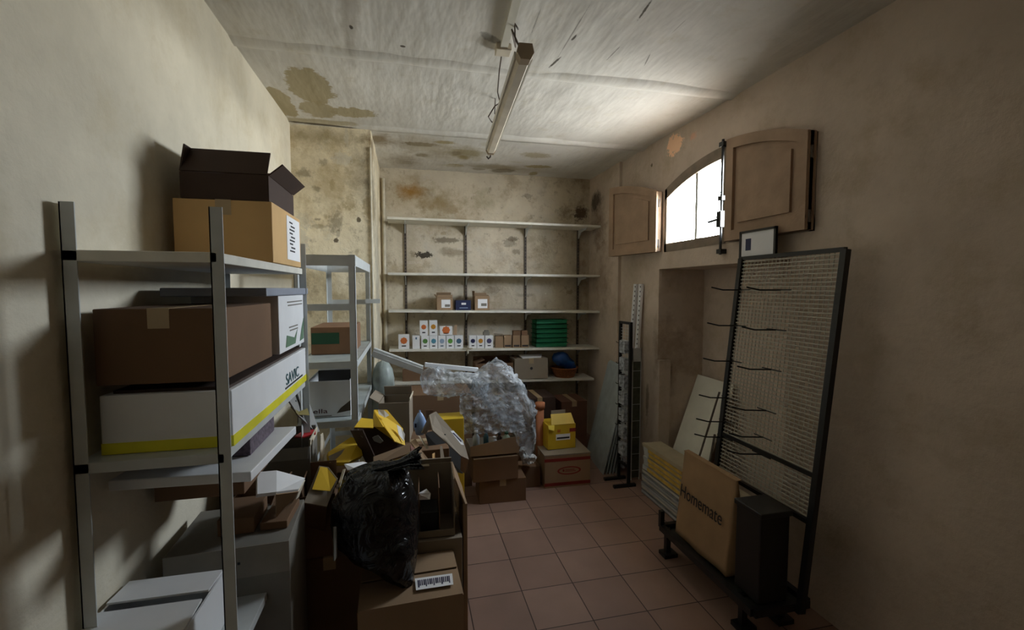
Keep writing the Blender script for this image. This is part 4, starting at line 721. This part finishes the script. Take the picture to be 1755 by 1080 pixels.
# red striped box and yellow box
M = Tr((1.05, 3.37, 0)) @ RZ_(-1.5)
r = carton('striped_carton', 'brown carton with dark red stripes and a red oval on the floor', 'box', M, .385, .36, .262, KRAFT, tape='x')
part('stripe', MB(M).box((-.0012, -.0015, .215), (.386, -.0002, .24)), RED, r); part('stripe', MB(M).box((-.0012, -.0015, .016), (.386, -.0002, .042)), RED, r)
s = MB(M); K = 32
for (ra, rb) in (((.1, .034), (.084, .024)),):
    s.add([(.205+ra[0 if k < K else 0]*cos(k*2*pi/K), -.0018, .135+ra[1]*sin(k*2*pi/K)) for k in range(K)]+[(.205+rb[0]*cos(k*2*pi/K), -.0018, .135+rb[1]*sin(k*2*pi/K)) for k in range(K)], [(k, (k+1) % K, (k+1) % K+K, k+K) for k in range(K)])
part('oval_emblem', s, RED, r)
part('emblem_lettering', MB(M).box((.15, -.0018, .128), (.165, -.0004, .146)).box((.172, -.0018, .127), (.26, -.0004, .132)).box((.172, -.0018, .139), (.25, -.0004, .144)), RED, r)
part('lid', MB(M).box((-.003, -.003, .262), (.388, .363, .272)), KRAFTG, r)
M = Tr((1.108, 3.47, .275)) @ RZ_(2)
w_, h_ = .245, .205
r = thing('yellow_carton', 'bright yellow carton with a white label on the red striped box', 'box', M @ Tr((w_/2, .1, 0)))
part('body', MB(M).box((0, 0, 0), (w_, .2, h_)), YELD, r, bevel=.004)
part('folded_top', MB(M).pan([(.03, .0, h_), (w_-.01, .0, h_), (w_-.02, .06, h_+.075), (.045, .06, h_+.075)], .006), YELD, r)
part('ear_flap', MB(M).pan([(0, -.003, h_), (.055, -.003, h_), (.05, -.012, h_-.045), (.005, -.012, h_-.03)], .004), mat('light_yellow_card', (244, 220, 90), .5), r)
part('handle_panel', MB(M).box((.05, .06, h_+.04), (w_-.07, .066, h_+.105)), KRAFTG, r)
part('label', MB(M).box((.07, -.0015, .075), (.195, 0, .125)), PAPER, r); part('label_print', MB(M).box((.078, -.0025, .086), (.188, -.0015, .1)), INK, r)
part('red_badge', MB(M).box((.19, -.0015, .138), (w_+.0005, 0, .168)), RED, r); part('orange_badge', MB(M).box((.082, -.0015, .14), (.11, 0, .165)), mat('orange_print', (190, 110, 30)), r)
# white profiles and clear film
s = MB(); s.bar(pY(641, 600, 3.2), pY(724, 631, 3.15), .045, .03); s.bar(pY(638, 606, 3.17), pY(724, 637, 3.12), .012, .04)
single('metal_profile', s, METAL, 'pale metal profile slanting down from the rack to the plastic film', 'metal bar')
single('metal_profile', MB().bar(pY(728, 625, 3.28), pY(819, 634, 3.28), .04, .028), mat('white_enamel', (226, 230, 236), .35), 'shiny white metal profile lying along the top of the plastic film', 'metal bar')
fmx = bpy.data.materials.new('clear_film'); fmx.use_nodes = True; n = fmx.node_tree.nodes; L = fmx.node_tree.links; b = n['Principled BSDF']
b.inputs['Base Color'].default_value = (.80, .84, .88, 1); b.inputs['Roughness'].default_value = .14; b.inputs['Specular IOR Level'].default_value = .9
tr = n.new('ShaderNodeBsdfTransparent'); tr.inputs[0].default_value = (.9, .92, .94, 1); ms = n.new('ShaderNodeMixShader'); L.new(tr.outputs[0], ms.inputs[1]); L.new(b.outputs[0], ms.inputs[2]); L.new(ms.outputs[0], n['Material Output'].inputs[0])
tc = n.new('ShaderNodeTexCoord'); t1 = n.new('ShaderNodeTexNoise'); t1.inputs['Scale'].default_value = 9; t1.inputs['Detail'].default_value = 3; t1.inputs['Distortion'].default_value = 2.0; L.new(tc.outputs['Object'], t1.inputs[0])
mr = n.new('ShaderNodeMapRange'); mr.inputs[1].default_value = .35; mr.inputs[2].default_value = .65; mr.inputs[3].default_value = .06; mr.inputs[4].default_value = .52; L.new(t1.outputs[0], mr.inputs[0]); L.new(mr.outputs[0], ms.inputs[0])
bp = n.new('ShaderNodeBump'); bp.inputs['Strength'].default_value = 1; bp.inputs['Distance'].default_value = .03; L.new(t1.outputs[0], bp.inputs['Height']); L.new(bp.outputs[0], b.inputs['Normal'])
s = MB()
vs, fs = blob(at((722, 640, 3.15), (745, 652, 3.15), (775, 655, 3.12), (805, 656, 3.12), (838, 660, 3.12)), [.05, .095, .085, .075, .09], 44, 50, .45, 9, 1, (1, .8, 1)); s.add(vs, fs, 0, True)
vs, fs = blob(at((808, 648, 3.15), (843, 651, 3.12), (868, 674, 3.12), (888, 708, 3.15), (902, 745, 3.2), (908, 782, 3.24)), [.05, .135, .135, .115, .08, .03], 44, 54, .45, 8, 4, (1, .75, 1)); s.add(vs, fs, 0, True)
for (Y0, sd) in ((3.06, 0), (3.2, 7)):      # hanging curtain of film
    G = 34; k0 = []
    for j in range(G+1):
        for i in range(G+1):
            a, b2 = i/G, j/G; p = pY(788+a*(100+14*b2), 678+b2*66-4*a, Y0+.03*a); q_ = Vector((a*7, b2*5, sd)); k0.append(p+Vector((0, .05*noise.noise(q_)+.03*noise.noise(q_*2.7), .006*noise.noise(q_*3))))
    s.add(k0, [(j*(G+1)+i, (j+1)*(G+1)+i, (j+1)*(G+1)+i+1, j*(G+1)+i+1) for j in range(G) for i in range(G)], 0, True)
single('plastic_film', s, fmx, 'big crumpled clear plastic film draped over the cartons in the middle', 'plastic film')
vs, fs = blob(at((893, 768, 3.40), (902, 780, 3.40), (914, 792, 3.40)), [.03, .05, .04], 22, 20, .7, 25, 9)
single('film_scrap', MB().add(vs, fs), mat('white_film', (190, 194, 196), .4), 'white crumpled film scrap on the small dark carton', 'plastic film')
# ================================================================ RIGHT SIDE
# leaning galvanised sheets
B0 = pZ(1005, 776, 0); B1 = pZ(1034, 814, 0)
B0.z = 0; B1.z = 0; T0 = pX(1043, 620, 1.885); T1 = T0+(B1-B0); T1.z = T0.z-.01
for i in range(5):
    o_ = Vector((.03*i, .0*i, 0)); t_ = Vector((.009*i, .0*i, .008*(i % 3)))
    k = 1-.0*i
    single('metal_sheet', MB().pan([B0+o_, B1+o_, T1+t_, T0+t_], .008), GALV, ['dull galvanised sheet facing the room, outermost of the leaning ones', 'galvanised sheet directly behind the outermost leaning one', 'middle galvanised sheet of the leaning five', 'fourth galvanised sheet, second nearest the wall', 'galvanised sheet nearest the wall behind the leaning four'][i], 'metal sheet', 'galvanised sheets leaning in the back corner')
# narrow black wire display seen edge on
xa, xb = 1.60, 1.665; ya, yb = 3.42, 3.28; Z1 = 1.335
PA = pZ(1060, 821, 0); PB = pZ(1077, 834, 0); PA = Vector((PA.x, PA.y, 0)); PB = Vector((PB.x, PB.y, 0))
r = thing('wire_display', 'tall narrow black wire display rack standing by the right wall', 'display rack', (PA+PB)/2)
for P_ in (PA, PB):
    part('post', MB().box((P_.x-.011, P_.y-.011, 0), (P_.x+.011, P_.y+.011, Z1)), BLACKM, r)
    part('foot', MB().box((P_.x-.13, P_.y-.014, .0), (P_.x+.06, P_.y+.014, .022)), BLACKM, r)
for z in (Z1-.01, .16): part('cross_bar', MB().bar(PA+Vector((0, 0, z)), PB+Vector((0, 0, z)), .02, .02), BLACKM, r)
s = MB(); dq = PB-PA
for k in range(46): z = .2+k*.024; s.bar(PA+Vector((0, 0, z)), PB+Vector((0, 0, z)), .003, .003)
for t in (.25, .5, .75): s.bar(PA+dq*t+Vector((0, 0, .16)), PA+dq*t+Vector((0, 0, Z1)), .003, .003)
part('wire_grid', s, METAL, r)
for k in range(11):
    z = 1.16-k*.085; s = MB(); q_ = PA+dq*(.2+.3*(k % 2))
    s.tube([q_+Vector((0, 0, z)), q_+Vector((-.045, 0, z)), q_+Vector((-.055, 0, z+.012))], .003, 6); part('hook', s, BLACKM, r)
for k in range(7):
    z = 1.18-k*.14; s = MB(); q_ = PA+dq*.5
    s.box((q_.x-.03, q_.y-.045, z-.1), (q_.x+.02, q_.y+.045, z+.0)); part('hanging_pack', s, mat('mottled_grey_pack', (160, 166, 172), .45, var=.7, vs=45), r)
# perforated white uprights
for i, (u0, v0, u1, v1, lab) in enumerate([(1090, 487, 1081, 602, 'perforated white shelf upright leaning on the wall, left of the two'), (1099, 487, 1091, 602, 'perforated white shelf upright leaning on the wall, right of the two')]):
    a = pX(u0, v0, XR-.02); b = pX(u1, v1, XR-.05); d = (b-a).normalized(); e = a+d*(a.z/(-d.z)); e.x = max(e.x, 1.86)
    s = MB(); s.bar(a, e, .022, .045, up=(0, 1, 0)) ; o = single('loose_upright', s, WHITE, lab, 'metal upright', 'loose perforated uprights')
    s = MB(); 
    for k in range(40):
        p_ = a.lerp(e, .01+k*.0246); s.bar(p_+Vector((-.0125, -.012, 0)), p_+Vector((-.0125, -.012, -.014)), .003, .008, up=(0, 1, 0))
    part('slots', s, INK, o)
# narrow mesh panel
a = pY(1091, 597, 3.36); 
r = thing('mesh_panel', 'narrow grey green mesh panel standing behind the black wire display', 'panel', (1.84, 3.33, 0))
Mx = lambda u, v: pY(u, v, 3.36)
zt_ = Mx(1090, 597).z
pa = Mx(1083, 700).x; pb = Mx(1098, 700).x
part('top_plate', MB().box((pa, 3.36, Mx(1090, 620).z), (pb, 3.37, zt_)), METAL, r)
part('panel', MB().box((pa+.004, 3.363, .02), (pb-.004, 3.367, Mx(1090, 620).z)), mat('grey_green_mesh', (72, 78, 64), .6, var=.3, vs=30), r)
s = MB(); s.box((pa, 3.36, 0), (pa+.006, 3.37, zt_)); s.box((pb-.006, 3.36, 0), (pb, 3.37, zt_))
for k in range(7): s.box((pa, 3.361, .08+k*.14), (pb, 3.369, .084+k*.14))
part('rim', s, METAL, r)
# stack of shelf boards along the wall
ST0, ST1 = 2.17, 3.14
labs = ['bottommost', 'second from the floor', 'third from the floor', 'fourth from the floor', 'fifth from the floor', 'topmost']
for i in range(6):
    z = .004+i*.031; dx = [0, .006, -.004, .008, 0, .01][i]
    s = MB(); x0 = 1.775+dx; s.box((x0, ST0, z), (x0+.14, ST1+.01*(i % 2), z+.006)); s.box((x0, ST0, z), (x0+.004, ST1+.01*(i % 2), z+.026)); s.box((x0+.136, ST0, z), (x0+.14, ST1, z+.026)); s.box((x0, ST0, z+.022), (x0+.14, ST1, z+.026))
    single('metal_shelf_board', s, SHELFW if i % 2 else METAL, 'grey white metal shelf board, %s of the stack by the right wall' % labs[i], 'shelf board', 'stacked metal shelf boards')
l2 = ['lowest', 'second lowest', 'middle', 'second highest', 'highest']
for i in range(5):
    z = .192+i*.036; dx = [0, .01, .004, .012, .006][i]; x0 = 1.785+dx
    r = thing('yellow_edged_board', 'board with a worn yellow edge, %s of the upper stack by the right wall' % l2[i], 'board', (x0+.08, 2.65, z), 'stacked yellow edged boards')
    part('board', MB().box((x0+.003, ST0, z), (x0+.15, ST1, z+.03)), BEIGEB, r); part('yellow_edge', MB().box((x0, ST0+.1, z+.005), (x0+.003, ST1-.06, z+.026)), OCHRE, r)
    part('end_cap', MB().box((x0-.001, ST1-.06, z), (x0+.03, ST1+.004, z+.031)), METAL, r); part('end_cap', MB().box((x0-.001, ST0+.42, z), (x0+.002, ST0+.47, z+.031)), KRAFTD, r)
single('top_board', MB().box((1.78, ST0, .374), (1.95, ST1+.02, .388)).box((1.78, ST0, .388), (1.79, ST1, .40)), BEIGEB, 'plain beige board covering the yellow edged stack', 'board')
# white board leaning in the niche
a = Vector((2.02, 2.95, .02)); 
P1 = pX(1197, 642, 2.33); P0 = pX(1160, 752, 2.12)
P1b = Vector((2.33, P1.y-.42, P1.z)); P0b = Vector((2.12, P0.y-.42, P0.z)); ext = (P0-P1)/(P1.z-P0.z)*P0.z
single('white_board', MB().pan([P1, P0+ext, P0b+ext, P1b], .012), BOARD, 'large off white board leaning inside the wall niche', 'board')
a = pX(1233, 672, 2.2); b = pX(1200, 778, 2.02); d = (b-a)/(a.z-b.z); single('thin_stick', MB().tube([a, b+d*(b.z-.01)*.98], .007, 8), RUST, 'thin dark stick leaning on the white board in the niche', 'stick')
a = pX(1225, 745, 2.16); b = pX(1217, 790, 2.06); d = (b-a)/(a.z-b.z); single('thin_stick', MB().tube([a, b+d*(b.z-.01)*.98], .008, 8), RUST, 'short dark stick lower down on the white board', 'stick')
# big grid rack leaning at the right with hooks
G1 = Vector((1.845, 2.20, 1.77)); G0 = Vector((1.68, 2.20, .166)); GW = .62
gd = (G0-G1)
def gp(t, y): p = G1.lerp(G0, t); return Vector((p.x, 2.20-y, p.z))
r = thing('grid_rack', 'black framed wire grid rack with hooks leaning by the niche on the right', 'display rack', (1.7, 1.9, .26))
for y in (0, GW): part('upright', MB().bar(gp(0, y), gp(1, y), .028, .028, up=(0, 1, 0)), BLACKM, r)
for t in (0, .62, .75, 1): part('cross_bar', MB().bar(gp(t, 0), gp(t, GW), .02, .02), BLACKM, r)
s = MB()
for k in range(60): t = .012+k*.0125; s.bar(gp(t, 0), gp(t, GW), .0055, .0055)
for k in range(1, 25): s.bar(gp(.0, k*.0248), gp(.74, k*.0248), .003, .003, up=(1, 0, 0))
part('wire_grid', s, mat('pale_wire', (178, 174, 160), .5), r)
for (t) in (.11, .235, .36, .49, .575, .63):
    for y in (.03, .3):
        p_ = gp(t, y); s = MB(); s.tube([p_+Vector((.0, 0, 0)), p_+Vector((-.10, .03, .0)), p_+Vector((-.16, .05, .015))], .004, 6); s.tube([p_+Vector((0, -.06, 0)), p_+Vector((0, .0, 0)), p_+Vector((0, .06, 0))], .004, 6); part('hook', s, BLACKM, r)
# sign on top
p0 = pX(1268, 446, 1.86); p1 = pX(1268, 398, 1.86)
r = thing('framed_sign', 'white sign in a black frame on top of the grid rack', 'sign', (1.86, 2.02, p0.z))
y1 = p0.y; y0 = y1-.26; z0, z1 = p0.z, p1.z
part('panel', MB().box((1.858, y0, z0), (1.864, y1, z1)), WHITE, r)
s = MB(); 
for (a, b) in (((y0, z0), (y1, z0+.012)), ((y0, z1-.012), (y1, z1)), ((y0, z0), (y0+.012, z1)), ((y1-.012, z0), (y1, z1))): s.box((1.852, a[0], a[1]), (1.868, b[0], b[1]))
part('frame', s, BLACKM, r); part('dark_mark', MB().box((1.8565, y1-.085, z0+.05), (1.858, y1-.045, z1-.045)), NAVY, r)
# low black base with paper bag
BX = 1.5
r = thing('base_stand', 'low black wheeled stand base on the floor under the paper bag', 'stand', (1.6, 2.05, 0))
s = MB(); s.bar((1.47, 2.36, .17), (1.47, 1.62, .17), .03, .035); s.bar((1.76, 2.36, .17), (1.76, 1.62, .17), .03, .035); s.bar((1.47, 2.36, .17), (1.76, 2.36, .17), .03, .035); s.bar((1.47, 1.62, .17), (1.76, 1.62, .17), .03, .035); s.bar((1.47, 2.36, .17), (1.47, 2.36, .27), .025, .025)
part('base_frame', s, BLACKM, r)
part('base_tray', MB().box((1.485, 1.64, .155), (1.745, 2.34, .162)), mat('dark_olive_metal', (42, 46, 38), .5), r)
for (x, y) in ((1.5, 2.34), (1.73, 2.34), (1.52, 1.74), (1.73, 1.74)):
    part('leg', MB().box((x-.014, y-.014, .02), (x+.014, y+.014, .17)), BLACKM, r); part('foot', MB().box((x-.035, y-.035, 0), (x+.05, y+.035, .022)), BLACKM, r)
r = thing('paper_bag', 'large brown paper bag lettered Homemate standing on the black base', 'paper bag', (1.57, 2.04, .165))
z0, z1 = .19, .665; y0, y1 = 1.835, 2.262
KB = mat('kraft_bag_paper', (156, 126, 92), .8, bump=.25, bs=7)
s = MB(); NX, NZ_ = 16, 16; vs = []
for sd in (0, 1):
    for j in range(NZ_+1):
        for i in range(NX+1):
            a, b2 = i/NX, j/NZ_; y = y0+(y1-y0)*a; z = z0+(z1-z0)*b2; th_ = .07*(1-b2*.75)
            x = BX+.02*b2+(th_*2 if sd else 0)+.07*(1-1)+.01*noise.noise(Vector((a*3, b2*3, sd*5)))*(1-b2); vs.append((x+.03*b2*(0 if sd else 1), y, z))
n1 = (NX+1)*(NZ_+1); fs = []
for sd in (0, 1):
    for j in range(NZ_):
        for i in range(NX):
            q_ = (sd*n1+j*(NX+1)+i, sd*n1+(j+1)*(NX+1)+i, sd*n1+(j+1)*(NX+1)+i+1, sd*n1+j*(NX+1)+i+1); fs.append(q_ if not sd else q_[::-1])
for j in range(NZ_):
    for i in (0, NX): q_ = (j*(NX+1)+i, (j+1)*(NX+1)+i, n1+(j+1)*(NX+1)+i, n1+j*(NX+1)+i); fs.append(q_ if i else q_[::-1])
for i in range(NX): fs.append((i, i+1, n1+i+1, n1+i))
s.add(vs, fs, 0, True); part('bag', s, KB, r)
writing('lettering', 'Homemate', .10, frame(Vector((BX+.007, y1-.025, .42)), (0, -1, 0), z=(-1, 0, .09)), INK, r, width=.345)
part('top_fold', MB().pan([(BX+.045, y0, z1), (BX+.045, y1, z1), (BX+.075, y1, z1+.004), (BX+.075, y0, z1+.004)], .003), KB, r)
# black object behind the bag at the right edge
r = thing('black_crate', 'dark plastic crate on the stand right of the paper bag', 'crate', (1.62, 1.7, .165))
part('body', MB().box((1.505, 1.63, .19), (1.66, 1.785, .60)), BLACKM, r, bevel=.008); part('rim', MB().box((1.498, 1.622, .585), (1.667, 1.792, .61)), BLACKM, r, bevel=.004)
